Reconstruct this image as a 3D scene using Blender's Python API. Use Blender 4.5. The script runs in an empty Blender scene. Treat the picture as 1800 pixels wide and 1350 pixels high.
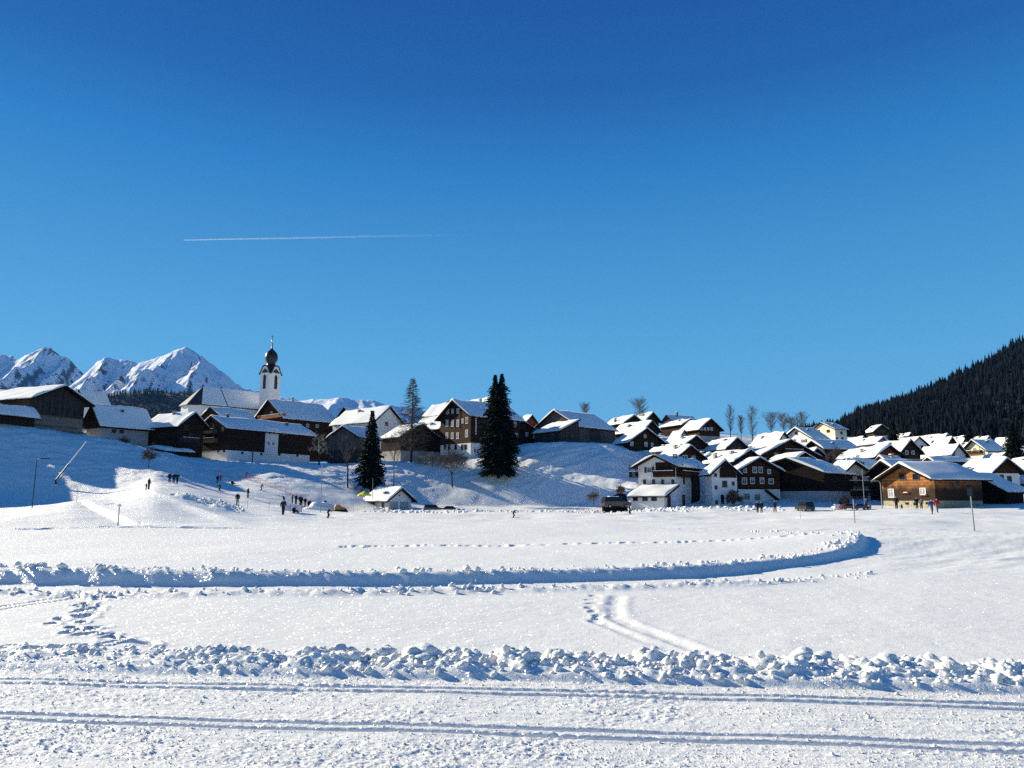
import bpy, bmesh, math, random
import numpy as np
from mathutils import Vector, Matrix
R = math.radians
C = bpy.context.scene.collection
scene = bpy.context.scene

# ---------------------------------------------------------------- camera
F, PH, HC = 1309.0, math.atan(205 / 1309.0), 2.0        # focal length in photo pixels, pitch, eye height
cam = bpy.data.cameras.new('camera'); co = bpy.data.objects.new('camera', cam); C.objects.link(co)
co.location = (0, 0, HC); co.rotation_euler = (R(90) + PH, 0, 0)
cam.sensor_width = 36; cam.lens = 36 * F / 1800; cam.clip_start = 0.1; cam.clip_end = 90000
scene.camera = co

# ---------------------------------------------------------------- sky, sun, exposure
SUN_AZ, SUN_EL = 60.0, 21.5                             # degrees left of the view direction, above the horizon
w = bpy.data.worlds.new('World'); scene.world = w; w.use_nodes = True
nt = w.node_tree; nt.nodes.clear()
sky = nt.nodes.new('ShaderNodeTexSky'); sky.sky_type = 'NISHITA'; sky.sun_disc = False
sky.sun_elevation = R(SUN_EL); sky.sun_rotation = R(-SUN_AZ); sky.altitude = 1300
sky.air_density = 1.0; sky.dust_density = 0.0; sky.ozone_density = 3.5
hs = nt.nodes.new('ShaderNodeHueSaturation'); hs.inputs['Saturation'].default_value = 1.25
tcw = nt.nodes.new('ShaderNodeTexCoord'); sxw = nt.nodes.new('ShaderNodeSeparateXYZ'); rmp = nt.nodes.new('ShaderNodeValToRGB')
el = rmp.color_ramp.elements                             # clear winter sky: pale at the horizon, deep blue overhead, the same all round
for pos, c_ in ((0.0, (0.165, 0.50, 0.80)), (0.175, (0.107, 0.415, 0.745)), (0.416, (0.025, 0.215, 0.578)), (0.50, (0.0135, 0.125, 0.43)), (0.578, (0.010, 0.092, 0.37)), (1.0, (0.007, 0.065, 0.28))):
    e_ = el[0] if pos == 0 else el[-1] if pos == 1.0 else el.new(pos)
    e_.position = pos; e_.color = (*c_, 1)
scw = nt.nodes.new('ShaderNodeVectorMath'); scw.operation = 'SCALE'; scw.inputs['Scale'].default_value = 5.25
mxw = nt.nodes.new('ShaderNodeMix'); mxw.data_type = 'RGBA'; mxw.inputs[0].default_value = 0.91
bg = nt.nodes.new('ShaderNodeBackground'); bg.inputs['Strength'].default_value = 0.1
wo = nt.nodes.new('ShaderNodeOutputWorld')
nt.links.new(tcw.outputs['Generated'], sxw.inputs[0]); nt.links.new(sxw.outputs['Z'], rmp.inputs[0]); nt.links.new(rmp.outputs[0], scw.inputs[0])
nt.links.new(sky.outputs[0], hs.inputs['Color']); nt.links.new(hs.outputs[0], mxw.inputs[6]); nt.links.new(scw.outputs[0], mxw.inputs[7])
nt.links.new(mxw.outputs[2], bg.inputs[0]); nt.links.new(bg.outputs[0], wo.inputs[0])
sl = bpy.data.lights.new('sun', 'SUN'); so = bpy.data.objects.new('sun', sl); C.objects.link(so)
sl.energy = 4.7; sl.angle = R(0.53); sl.color = (1.0, 0.915, 0.72)
SUN = Vector((-math.sin(R(SUN_AZ)) * math.cos(R(SUN_EL)), math.cos(R(SUN_AZ)) * math.cos(R(SUN_EL)), math.sin(R(SUN_EL))))
so.rotation_euler = SUN.to_track_quat('Z', 'Y').to_euler(); so.location = (-60, 40, 60)
vs = scene.view_settings; vs.view_transform = 'Standard'; vs.look = 'None'; vs.gamma = 1; vs.exposure = 0.85
vs.use_curve_mapping = False
scene.render.engine = 'CYCLES'
cy = scene.cycles
cy.use_denoising = False
cy.max_bounces = 5; cy.diffuse_bounces = 3; cy.glossy_bounces = 2; cy.transmission_bounces = 2; cy.volume_bounces = 0
cy.transparent_max_bounces = 8; cy.caustics_reflective = False; cy.caustics_refractive = False
cy.sample_clamp_indirect = 2; cy.blur_glossy = 1.0

# ---------------------------------------------------------------- pixel <-> place
cP, sP = math.cos(PH), math.sin(PH)
def ray(px, py):
    a = (px - 900) / F; b = (675 - py) / F
    fw = cP - b * sP; up = sP + b * cP
    return a / fw, up / fw                               # x and z per metre of depth
def zof(d, py): return HC + d * ray(900, py)[1]
def at(px, py, d):
    u, v = ray(px, py); return Vector((u * d, d, HC + v * d))
def flat(px, py, z=0.0):                                # where the ray meets the level plane z
    u, v = ray(px, py); d = (z - HC) / v; return (u * d, d)
QK = F * (cP + math.tan(PH) * sP)
def pxof(x, y): return 900 + x / y * QK

# ---------------------------------------------------------------- noise
def _h(ix, iy, s):
    n = (ix.astype(np.int64) * 374761393 + iy.astype(np.int64) * 668265263 + s * 982451653) & 0x7fffffff
    n = ((n ^ (n >> 13)) * 1274126177) & 0x7fffffff
    return ((n ^ (n >> 16)) & 0xffff) / 65535.0
def vn(x, y, s=0):
    x = np.asarray(x, float); y = np.asarray(y, float)
    ix = np.floor(x); iy = np.floor(y); fx = x - ix; fy = y - iy
    fx = fx * fx * fx * (fx * (fx * 6 - 15) + 10); fy = fy * fy * fy * (fy * (fy * 6 - 15) + 10)
    a = _h(ix, iy, s); b = _h(ix + 1, iy, s); c = _h(ix, iy + 1, s); d = _h(ix + 1, iy + 1, s)
    return (a + (b - a) * fx) * (1 - fy) + (c + (d - c) * fx) * fy - 0.5
def fbm(x, y, s=0, o=4, g=0.5):
    r = 0; a = 1.0
    for i in range(o):
        c_, s_ = math.cos(i * 1.1), math.sin(i * 1.1)
        r = r + a * vn((x * c_ - y * s_) * 2 ** i + 17.3 * i, (x * s_ + y * c_) * 2 ** i - 9.1 * i, s + i); a *= g
    return r
def sst(a, b, x):
    t = np.clip((x - a) / (b - a), 0, 1); return t * t * (3 - 2 * t)

# ---------------------------------------------------------------- materials
MATS = {}
def mat(name, col, rough=0.8, var=0.0, scale=4.0, spec=0.3, metal=0.0, boards=None, bump=0.0, stretch=(1, 1, 1)):
    m = bpy.data.materials.new(name); m.use_nodes = True; t = m.node_tree; b = t.nodes['Principled BSDF']
    b.inputs['Roughness'].default_value = rough; b.inputs['Metallic'].default_value = metal
    b.inputs['Specular IOR Level'].default_value = spec
    b.inputs['Base Color'].default_value = (*col, 1)
    if var or boards:
        tc = t.nodes.new('ShaderNodeTexCoord'); mp = t.nodes.new('ShaderNodeMapping'); mp.inputs['Scale'].default_value = stretch
        t.links.new(tc.outputs['Object'], mp.inputs[0])
        nz = t.nodes.new('ShaderNodeTexNoise'); nz.inputs['Scale'].default_value = scale; nz.inputs['Detail'].default_value = 6
        t.links.new(mp.outputs[0], nz.inputs['Vector'])
        cr = t.nodes.new('ShaderNodeValToRGB'); e = cr.color_ramp.elements
        e[0].position = 0.3; e[1].position = 0.7
        e[0].color = (*[c * (1 - var) for c in col], 1); e[1].color = (*[min(1, c * (1 + var)) for c in col], 1)
        t.links.new(nz.outputs['Fac'], cr.inputs[0]); out = cr.outputs[0]
        if boards:
            axis, size = boards
            sp = t.nodes.new('ShaderNodeSeparateXYZ'); t.links.new(tc.outputs['Object'], sp.inputs[0])
            if axis == 'z': v = sp.outputs['Z']
            else:
                ad = t.nodes.new('ShaderNodeMath'); ad.operation = 'ADD'
                t.links.new(sp.outputs['X'], ad.inputs[0]); t.links.new(sp.outputs['Y'], ad.inputs[1]); v = ad.outputs[0]
            mu = t.nodes.new('ShaderNodeMath'); mu.operation = 'MULTIPLY'; mu.inputs[1].default_value = 1 / size; t.links.new(v, mu.inputs[0])
            fl = t.nodes.new('ShaderNodeMath'); fl.operation = 'FLOOR'; t.links.new(mu.outputs[0], fl.inputs[0])
            wn_ = t.nodes.new('ShaderNodeTexWhiteNoise'); wn_.noise_dimensions = '1D'; t.links.new(fl.outputs[0], wn_.inputs['W'])
            mr = t.nodes.new('ShaderNodeMapRange'); mr.inputs['To Min'].default_value = 0.65; mr.inputs['To Max'].default_value = 1.3
            t.links.new(wn_.outputs[0], mr.inputs[0])
            mx = t.nodes.new('ShaderNodeMix'); mx.data_type = 'RGBA'; mx.blend_type = 'MULTIPLY'; mx.inputs[0].default_value = 1
            t.links.new(out, mx.inputs[6]); t.links.new(mr.outputs[0], mx.inputs[7]); out = mx.outputs[2]
            fr = t.nodes.new('ShaderNodeMath'); fr.operation = 'PINGPONG'; fr.inputs[1].default_value = 0.5; t.links.new(mu.outputs[0], fr.inputs[0])
            bp = t.nodes.new('ShaderNodeBump'); bp.inputs['Strength'].default_value = 0.6; bp.inputs['Distance'].default_value = 0.05
            t.links.new(fr.outputs[0], bp.inputs['Height']); t.links.new(bp.outputs[0], b.inputs['Normal'])
        elif bump:
            bp = t.nodes.new('ShaderNodeBump'); bp.inputs['Strength'].default_value = bump; bp.inputs['Distance'].default_value = 0.03
            t.links.new(nz.outputs['Fac'], bp.inputs['Height']); t.links.new(bp.outputs[0], b.inputs['Normal'])
        t.links.new(out, b.inputs['Base Color'])
    MATS[name] = m; return m

def snow_mat(name, glint=True, bump=1.0):
    m = bpy.data.materials.new(name); m.use_nodes = True; t = m.node_tree; b = t.nodes['Principled BSDF']; o = t.nodes['Material Output']
    b.inputs['Base Color'].default_value = (0.87, 0.855, 0.80, 1); b.inputs['Roughness'].default_value = 0.7
    b.inputs['Specular IOR Level'].default_value = 0.15
    tc = t.nodes.new('ShaderNodeTexCoord')
    n1 = t.nodes.new('ShaderNodeTexNoise'); n1.inputs['Scale'].default_value = 3.0; n1.inputs['Detail'].default_value = 8; n1.inputs['Roughness'].default_value = 0.62
    n2 = t.nodes.new('ShaderNodeTexNoise'); n2.inputs['Scale'].default_value = 45.0; n2.inputs['Detail'].default_value = 3
    for n in (n1, n2): t.links.new(tc.outputs['Object'], n.inputs['Vector'])
    b1 = t.nodes.new('ShaderNodeBump'); b1.inputs['Strength'].default_value = 0.35 * bump; b1.inputs['Distance'].default_value = 0.06
    b2 = t.nodes.new('ShaderNodeBump'); b2.inputs['Strength'].default_value = 0.7 * bump; b2.inputs['Distance'].default_value = 0.008
    t.links.new(n1.outputs['Fac'], b1.inputs['Height']); t.links.new(n2.outputs['Fac'], b2.inputs['Height'])
    t.links.new(b1.outputs[0], b2.inputs['Normal']); t.links.new(b2.outputs[0], b.inputs['Normal'])
    if glint:                                            # tiny crystal facets, each with its own tilt
        prev = b.outputs[0]
        for sc, fac in ((70.0, 0.042), (36.0, 0.013)):
            vo = t.nodes.new('ShaderNodeTexVoronoi'); vo.inputs['Scale'].default_value = sc; t.links.new(tc.outputs['Object'], vo.inputs['Vector'])
            ge = t.nodes.new('ShaderNodeNewGeometry')
            sb = t.nodes.new('ShaderNodeVectorMath'); sb.operation = 'SUBTRACT'; sb.inputs[1].default_value = (0.5, 0.5, 0.5); t.links.new(vo.outputs['Color'], sb.inputs[0])
            sc_ = t.nodes.new('ShaderNodeVectorMath'); sc_.operation = 'SCALE'; sc_.inputs['Scale'].default_value = 1.6; t.links.new(sb.outputs[0], sc_.inputs[0])
            ad = t.nodes.new('ShaderNodeVectorMath'); ad.operation = 'ADD'; t.links.new(sc_.outputs[0], ad.inputs[0]); t.links.new(ge.outputs['Normal'], ad.inputs[1])
            nm = t.nodes.new('ShaderNodeVectorMath'); nm.operation = 'NORMALIZE'; t.links.new(ad.outputs[0], nm.inputs[0])
            gl = t.nodes.new('ShaderNodeBsdfGlossy'); gl.inputs['Roughness'].default_value = 0.22; t.links.new(nm.outputs[0], gl.inputs['Normal'])
            mx = t.nodes.new('ShaderNodeMixShader'); mx.inputs[0].default_value = fac
            t.links.new(prev, mx.inputs[1]); t.links.new(gl.outputs[0], mx.inputs[2]); prev = mx.outputs[0]
        t.links.new(prev, o.inputs['Surface'])
    MATS[name] = m; return m

SNOW = snow_mat('snow'); RSNOW = snow_mat('roof_snow', glint=False, bump=0.7)
mat('wood_black', (0.016, 0.010, 0.008), 0.85, 0.5, 3, spec=0.08, boards=('z', 0.25))
mat('wood_dark', (0.032, 0.019, 0.013), 0.85, 0.5, 3, spec=0.08, boards=('z', 0.25))
mat('wood_brown', (0.048, 0.021, 0.012), 0.8, 0.45, 3, spec=0.08, boards=('z', 0.24))
mat('wood_red', (0.13, 0.04, 0.025), 0.8, 0.4, 3, spec=0.08, boards=('z', 0.24))
mat('wood_orange', (0.34, 0.13, 0.045), 0.75, 0.4, 3, spec=0.08, boards=('z', 0.24))
mat('wood_grey', (0.10, 0.085, 0.075), 0.9, 0.4, 2, spec=0.08, boards=('v', 0.22))
mat('wood_darkgrey', (0.055, 0.045, 0.042), 0.9, 0.45, 2, spec=0.08, boards=('v', 0.22))
mat('plank_pale', (0.20, 0.165, 0.13), 0.9, 0.25, 2, spec=0.08, boards=('z', 0.3))
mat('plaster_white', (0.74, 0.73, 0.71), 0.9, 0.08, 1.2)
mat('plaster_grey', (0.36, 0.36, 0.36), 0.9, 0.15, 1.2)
mat('plaster_cream', (0.72, 0.62, 0.44), 0.9, 0.08, 1.2)
mat('stone', (0.33, 0.29, 0.21), 0.95, 0.3, 2.5, bump=0.8)
mat('roof_wood', (0.018, 0.012, 0.009), 0.9, 0.3, 3, spec=0.05)
mat('glass_dark', (0.012, 0.014, 0.018), 0.12, spec=0.5)
mat('glass_pale', (0.30, 0.31, 0.33), 0.3, spec=0.5)
mat('frame_white', (0.72, 0.71, 0.68), 0.6)
mat('frame_brown', (0.09, 0.05, 0.03), 0.7)
mat('metal_grey', (0.30, 0.31, 0.32), 0.45, metal=0.6)
mat('metal_dark', (0.03, 0.032, 0.036), 0.5, metal=0.4)
mat('shingle', (0.045, 0.04, 0.042), 0.55, 0.3, 3)
mat('dome_metal', (0.028, 0.028, 0.032), 0.36, 0.15, 2, metal=0.35)
mat('gilt', (0.85, 0.62, 0.25), 0.25, metal=1.0)
mat('bark', (0.045, 0.036, 0.030), 0.95, 0.3, 6)
mat('bark_pale', (0.28, 0.25, 0.22), 0.95, 0.4, 5)
mat('twig', (0.11, 0.08, 0.065), 0.95, 0.3, 2)
mat('twig_frost', (0.35, 0.31, 0.24), 0.9, 0.3, 2)
mat('needles', (0.012, 0.019, 0.013), 0.8, 0.6, 0.8, spec=0.1)
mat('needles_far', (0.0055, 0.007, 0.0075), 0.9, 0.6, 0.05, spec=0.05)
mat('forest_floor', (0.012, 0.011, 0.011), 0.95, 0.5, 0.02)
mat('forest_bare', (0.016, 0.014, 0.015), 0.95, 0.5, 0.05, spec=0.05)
mat('far_forest', (0.035, 0.04, 0.04), 0.95, 0.5, 0.02)
mat('yellow', (0.85, 0.72, 0.06), 0.6)
mat('ochre', (0.40, 0.22, 0.05), 0.6)
mat('net_red', (0.72, 0.20, 0.16), 0.8)
mat('banner', (0.80, 0.70, 0.72), 0.7)
mat('rubber', (0.010, 0.010, 0.012), 0.9, spec=0.05)
mat('car_black', (0.010, 0.011, 0.014), 0.18, spec=0.6)
mat('car_red', (0.07, 0.010, 0.009), 0.2, spec=0.6)
mat('car_blue', (0.03, 0.06, 0.20), 0.2, spec=0.6)
mat('car_white', (0.7, 0.7, 0.7), 0.2, spec=0.6)
mat('lamp_glass', (0.75, 0.75, 0.7), 0.3)
mat('skin', (0.45, 0.27, 0.2), 0.6)
for n_, c_ in (('cloth_black', (0.010, 0.011, 0.014)), ('cloth_navy', (0.012, 0.02, 0.07)), ('cloth_blue', (0.03, 0.06, 0.26)), ('cloth_red', (0.45, 0.02, 0.025)),
               ('cloth_brown', (0.06, 0.03, 0.02)), ('cloth_grey', (0.16, 0.16, 0.17)), ('cloth_orange', (0.45, 0.12, 0.04))):
    mat(n_, c_, 0.85)

# ---------------------------------------------------------------- mesh collecting
class MB:
    def __init__(s): s.v = []; s.f = []
    def add(s, vs_, fs_):
        k = len(s.v); s.v += [tuple(p) for p in vs_]; s.f += [tuple(i + k for i in f) for f in fs_]
    def box(s, c, ax, ay, az):                           # centre and three half-extent vectors
        c = Vector(c); ax, ay, az = Vector(ax), Vector(ay), Vector(az)
        vs_ = [c + ax * i + ay * j + az * k for k in (-1, 1) for j in (-1, 1) for i in (-1, 1)]
        fs_ = [(0, 2, 3, 1), (4, 5, 7, 6), (0, 1, 5, 4), (2, 6, 7, 3), (0, 4, 6, 2), (1, 3, 7, 5)]
        s.add(vs_, fs_)
    def bx(s, x0, x1, y0, y1, z0, z1):
        s.box(((x0 + x1) / 2, (y0 + y1) / 2, (z0 + z1) / 2), ((x1 - x0) / 2, 0, 0), (0, (y1 - y0) / 2, 0), (0, 0, (z1 - z0) / 2))
    def tube(s, pts, rad, n=6, cap=True):
        pts = [Vector(p) for p in pts]
        if not hasattr(rad, '__len__'): rad = [rad] * len(pts)
        vs_ = []; fs_ = []
        for i, p in enumerate(pts):
            t = (pts[min(i + 1, len(pts) - 1)] - pts[max(i - 1, 0)])
            if t.length < 1e-6: t = Vector((0, 0, 1))
            t.normalize(); a = t.cross(Vector((0.31, 0.17, 0.93))) if abs(t.z) < 0.9 else t.cross(Vector((1, 0.1, 0)))
            a.normalize(); b = t.cross(a)
            for k in range(n):
                th = 2 * math.pi * k / n; vs_.append(p + (a * math.cos(th) + b * math.sin(th)) * rad[i])
        for i in range(len(pts) - 1):
            for k in range(n):
                k2 = (k + 1) % n; fs_.append((i * n + k, i * n + k2, (i + 1) * n + k2, (i + 1) * n + k))
        if cap: fs_ += [tuple(range(n - 1, -1, -1)), tuple(range((len(pts) - 1) * n, len(pts) * n))]
        s.add(vs_, fs_)
    def lathe(s, prof, n=16, c=(0, 0, 0), cap=True):
        vs_ = []; fs_ = []
        for (r, z) in prof:
            for k in range(n):
                th = 2 * math.pi * k / n; vs_.append((c[0] + r * math.cos(th), c[1] + r * math.sin(th), c[2] + z))
        for i in range(len(prof) - 1):
            for k in range(n):
                k2 = (k + 1) % n; fs_.append((i * n + k, i * n + k2, (i + 1) * n + k2, (i + 1) * n + k))
        if cap: fs_ += [tuple(range(n - 1, -1, -1)), tuple(range((len(prof) - 1) * n, len(prof) * n))]
        s.add(vs_, fs_)
    def build(s, name, m, parent=None, smooth=False, loc=None):
        me = bpy.data.meshes.new(name); me.from_pydata(s.v, [], s.f); me.update()
        if m is not None: me.materials.append(MATS[m] if isinstance(m, str) else m)
        if smooth: me.polygons.foreach_set('use_smooth', [True] * len(me.polygons))
        o = bpy.data.objects.new(name, me); C.objects.link(o)
        if parent is not None: o.parent = parent
        if loc is not None: o.location = loc
        return o
def np_mesh(name, verts, faces, m, smooth=True, parent=None):
    me = bpy.data.meshes.new(name); verts = np.asarray(verts, np.float32); faces = np.asarray(faces, np.int32)
    k = faces.shape[1]
    me.vertices.add(len(verts)); me.vertices.foreach_set('co', verts.ravel())
    me.loops.add(faces.size); me.loops.foreach_set('vertex_index', faces.ravel())
    me.polygons.add(len(faces)); me.polygons.foreach_set('loop_start', np.arange(0, faces.size, k, dtype=np.int32))
    me.polygons.foreach_set('loop_total', np.full(len(faces), k, np.int32))
    if smooth: me.polygons.foreach_set('use_smooth', np.ones(len(faces), bool))
    me.update(calc_edges=True); me.materials.append(MATS[m] if isinstance(m, str) else m)
    o = bpy.data.objects.new(name, me); C.objects.link(o)
    if parent is not None: o.parent = parent
    return o
def tag(o, label=None, cat=None, group=None, kind=None):
    if label: o['label'] = label
    if cat: o['category'] = cat
    if group: o['group'] = group
    if kind: o['kind'] = kind
    return o
def thing(name, label, cat, loc, group=None):
    o = bpy.data.objects.new(name, None); C.objects.link(o); o.location = loc; o.empty_display_size = 0.5
    return tag(o, label, cat, group)
# ---------------------------------------------------------------- the ground: height of the land, column by column (photo column -> depth, photo row)
COLS = {
 -300: [(51, 931.3), (51.7, 930.4), (60, 920), (75, 905), (90, 890), (112, 850), (140, 655), (165, 640)],  # unseen hill here and in the next column, raised to shade the slope
 -120: [(51, 931.3), (51.7, 930.4), (58, 922), (70, 905), (85, 896), (118, 872), (146, 712), (168, 706)],
 0:    [(51, 931.3), (51.7, 930.4), (56, 924.5), (64, 911), (75, 900.5), (90, 899), (124, 888), (152, 749), (168, 748)],
 60:   [(51, 931.3), (51.7, 930.4), (56, 924), (64, 905), (75, 887), (88, 895), (124, 887), (153, 756), (170, 756)],
 130:  [(51, 931.3), (51.7, 930.4), (56, 923), (64, 898), (75, 873), (88, 889), (124, 884), (155, 767), (172, 768)],
 200:  [(51, 931.3), (51.7, 930.4), (56, 923), (64, 898), (75, 873), (88, 886), (122, 878), (157, 779), (176, 780)],
 270:  [(51, 931.3), (51.7, 930.4), (56, 922), (64, 893), (74, 862), (88, 873), (112, 860), (126, 846), (156, 798), (178, 794)],
 330:  [(51, 931.3), (52, 930.0), (58, 920), (66, 896), (74, 880), (90, 876), (110, 866), (130, 851), (150, 833), (172, 808), (185, 806)],
 400:  [(51, 931.3), (53, 929.2), (60, 918), (70, 903), (85, 893), (110, 884), (130, 868), (150, 849), (172, 816.5), (186, 812.5)],
 450:  [(55, 927.6), (60, 922), (80, 904), (110, 891), (130, 875), (150, 851), (172, 816.5), (188, 812)],
 500:  [(60, 923.6), (80, 908), (100, 900), (115, 893), (131, 886), (150, 858), (172, 818), (188, 813)],
 560:  [(60, 923.6), (100, 906.2), (125, 897), (135, 893), (150, 870), (172, 821), (188, 815)],
 620:  [(100, 906.2), (130, 900.1), (142, 896), (152, 876), (160, 855), (176, 824), (188, 815)],
 680:  [(100, 906.2), (130, 900.1), (149, 897.6), (155, 890), (164, 868), (184, 812), (200, 811)],
 740:  [(100, 906.2), (150, 897.5), (164, 888), (183, 814), (200, 812)],
 800:  [(100, 906.2), (150, 897.5), (164, 888), (183, 814), (205, 812)],
 875:  [(100, 906.2), (150, 897.5), (164, 889), (174, 840), (182, 803), (205, 792)],
 930:  [(100, 906.2), (150, 897.5), (164, 889), (180, 806), (187, 783), (212, 781)],
 1000: [(100, 906.2), (148, 897.7), (163, 889), (179, 805), (186, 778), (215, 778)],
 1080: [(100, 906.2), (145, 898), (159, 890), (176, 807), (186, 783), (215, 781)],
 1120: [(100, 906.2), (136, 897), (148, 890), (175, 826), (192, 790), (215, 782), (262, 766)],
 1160: [(100, 906.2), (128, 896), (138, 891.5), (150, 886), (170, 850), (190, 795), (215, 785), (262, 764)],
 1250: [(100, 906.2), (126, 896), (138, 890), (150, 884), (165, 850), (190, 808), (235, 778), (290, 757)],
 1330: [(100, 906.2), (128, 897), (142, 886), (155, 870), (165, 845), (190, 812), (235, 785), (300, 765)],
 1400: [(100, 906.0), (122, 896), (140, 882), (158, 862), (185, 835), (215, 805), (240, 792), (285, 775), (340, 762)],
 1500: [(80, 911), (100, 901), (112, 897), (130, 891), (150, 880), (170, 852), (190, 830), (215, 815), (250, 793), (300, 775), (350, 765)],
 1600: [(75, 914), (90, 905), (110, 895.5), (122, 892.5), (140, 885), (165, 850), (190, 830), (215, 812), (260, 795), (300, 780), (350, 770)],
 1700: [(75, 915), (90, 906), (110, 896), (122, 891), (140, 878), (165, 850), (190, 830), (215, 812), (260, 795), (310, 782)],
 1850: [(75, 915), (90, 906), (110, 896), (122, 891), (140, 880), (165, 855), (190, 835), (215, 818), (260, 798), (310, 784)],
 2300: [(75, 915), (90, 906), (110, 896), (122, 891), (140, 880), (165, 855), (190, 835), (215, 818), (260, 798), (310, 784)],
}
DG = np.concatenate([np.arange(2, 50, 2.0), np.arange(50, 56, 0.25), np.arange(56, 330, 1.0), np.arange(330, 800, 20), np.geomspace(800, 30000, 25)])
ck = sorted(COLS)
tab = []
for k in ck:
    p = [(2, 0.0), (45, 0.0)] + [(d, zof(d, py)) for d, py in COLS[k]]
    d_, z_ = zip(*p); z = np.interp(DG, d_, z_)
    sm = (DG > 58) & (DG < 320) & ~((k >= 740) & (k <= 1080) & (DG > 140) & (DG < 200)); zz = z.copy(); zi = np.where(sm)[0]
    for i in zi: zz[i] = z[max(0, i - 4):i + 5].mean()
    tab.append(zz)
tab = np.array(tab)
PG = np.arange(-300, 2301, 10.0); BASE = np.zeros((len(PG), len(DG)))
for i, p in enumerate(PG):
    j = max(0, min(len(ck) - 2, np.searchsorted(ck, p, 'right') - 1)); t = (p - ck[j]) / (ck[j + 1] - ck[j])
    BASE[i] = tab[j] * (1 - t) + tab[j + 1] * t
for _ in range(2):                                      # soften across columns
    q = BASE.copy(); q[1:-1] = 0.25 * BASE[:-2] + 0.5 * BASE[1:-1] + 0.25 * BASE[2:]; BASE = q
def base_z(px, d):
    px = np.clip(np.asarray(px, float), -300, 2299.9); d = np.clip(np.asarray(d, float), 2, 29000)
    i = (px + 300) / 10; i0 = np.floor(i).astype(int); fi = i - i0
    j0 = np.clip(np.searchsorted(DG, d, 'right') - 1, 0, len(DG) - 2); fj = (d - DG[j0]) / (DG[j0 + 1] - DG[j0])
    return (BASE[i0, j0] * (1 - fj) + BASE[i0, j0 + 1] * fj) * (1 - fi) + (BASE[i0 + 1, j0] * (1 - fj) + BASE[i0 + 1, j0 + 1] * fj) * fi

rs = np.random.RandomState(7)
# the ploughed loop trail: foot of its inner wall, run left to right and back
LOOP = [flat(px, py) for px, py in ((-500, 1018), (-200, 1020), (0, 1022), (200, 1025), (400, 1026), (600, 1024), (900, 1018), (1100, 1014), (1200, 1011), (1300, 1006), (1400, 997), (1460, 988),
        (1500, 980), (1525, 972), (1532, 964), (1524, 956), (1500, 949), (1450, 942), (1380, 937), (1250, 931))]
LOOPH = [0.29, 0.29, 0.29, 0.27, 0.23, 0.19, 0.182, 0.182, 0.19, 0.205, 0.228, 0.251, 0.274, 0.281, 0.266, 0.228, 0.213, 0.152, 0.091, 0.046]
def poly_sd(x, y, P, vals=None):
    best = np.full(x.shape, 1e9); sd = np.full(x.shape, 1e9); val = np.zeros(x.shape)
    for i in range(len(P) - 1):
        ax, ay = P[i]; bx_, by_ = P[i + 1]; ex, ey = bx_ - ax, by_ - ay; L2 = ex * ex + ey * ey
        t = np.clip(((x - ax) * ex + (y - ay) * ey) / L2, 0, 1); qx, qy = x - ax - t * ex, y - ay - t * ey
        dd = np.hypot(qx, qy); cr = np.sign(ex * (y - ay) - ey * (x - ax)); u = dd < best
        best = np.where(u, dd, best); sd = np.where(u, dd * cr, sd)
        if vals is not None: val = np.where(u, vals[i] * (1 - t) + vals[i + 1] * t, val)
    return sd, val
TRK = 0.10                                              # the near trail runs slightly towards the camera on the right
GROOVES = (8.51, 8.31, 7.13, 6.94)
PITS = []                                               # x, y, radius along, across, angle, depth
def pits(pts, jx, n, r, dep, seed):
    q = np.random.RandomState(seed); P = [flat(*p) for p in pts]
    for i in range(n):
        t = i / max(1, n - 1) * (len(P) - 1); k = min(int(t), len(P) - 2); f = t - k
        x = P[k][0] * (1 - f) + P[k + 1][0] * f + q.uniform(-jx, jx); y = P[k][1] * (1 - f) + P[k + 1][1] * f + q.uniform(-jx, jx)
        PITS.append((x, y, r * q.uniform(0.8, 1.3), r * q.uniform(0.5, 0.7), q.uniform(0, 3.14), dep * q.uniform(0.7, 1.2)))
pits([(262, 1040), (190, 1052), (165, 1062), (150, 1076), (120, 1090), (150, 1108), (185, 1125), (235, 1140)], 0.22, 34, 0.17, 0.16, 1)
pits([(150, 1048), (215, 1044), (300, 1040)], 0.3, 16, 0.15, 0.1, 2)
pits([(1045, 1046), (1040, 1062), (1042, 1080), (1050, 1092)], 0.10, 8, 0.16, 0.05, 3)
pits([(600, 963), (760, 961), (980, 960), (1200, 959), (1440, 958)], 0.12, 60, 0.30, 0.16, 4)
pits([(20, 1142), (110, 1138), (170, 1140)], 0.25, 7, 0.16, 0.1, 5)
FURROWS = [([(1085, 1048), (1078, 1065), (1082, 1085), (1110, 1100), (1160, 1120), (1215, 1142), (1270, 1162)], 0.16, 0.030),
           ([(1045, 1090), (1080, 1104), (1130, 1126), (1190, 1148)], 0.13, 0.02),
           ([(-80, 1078), (0, 1066), (70, 1056), (140, 1048)], 0.06, 0.07), ([(-80, 1085), (0, 1072), (70, 1061), (140, 1052)], 0.06, 0.07)]
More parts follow.
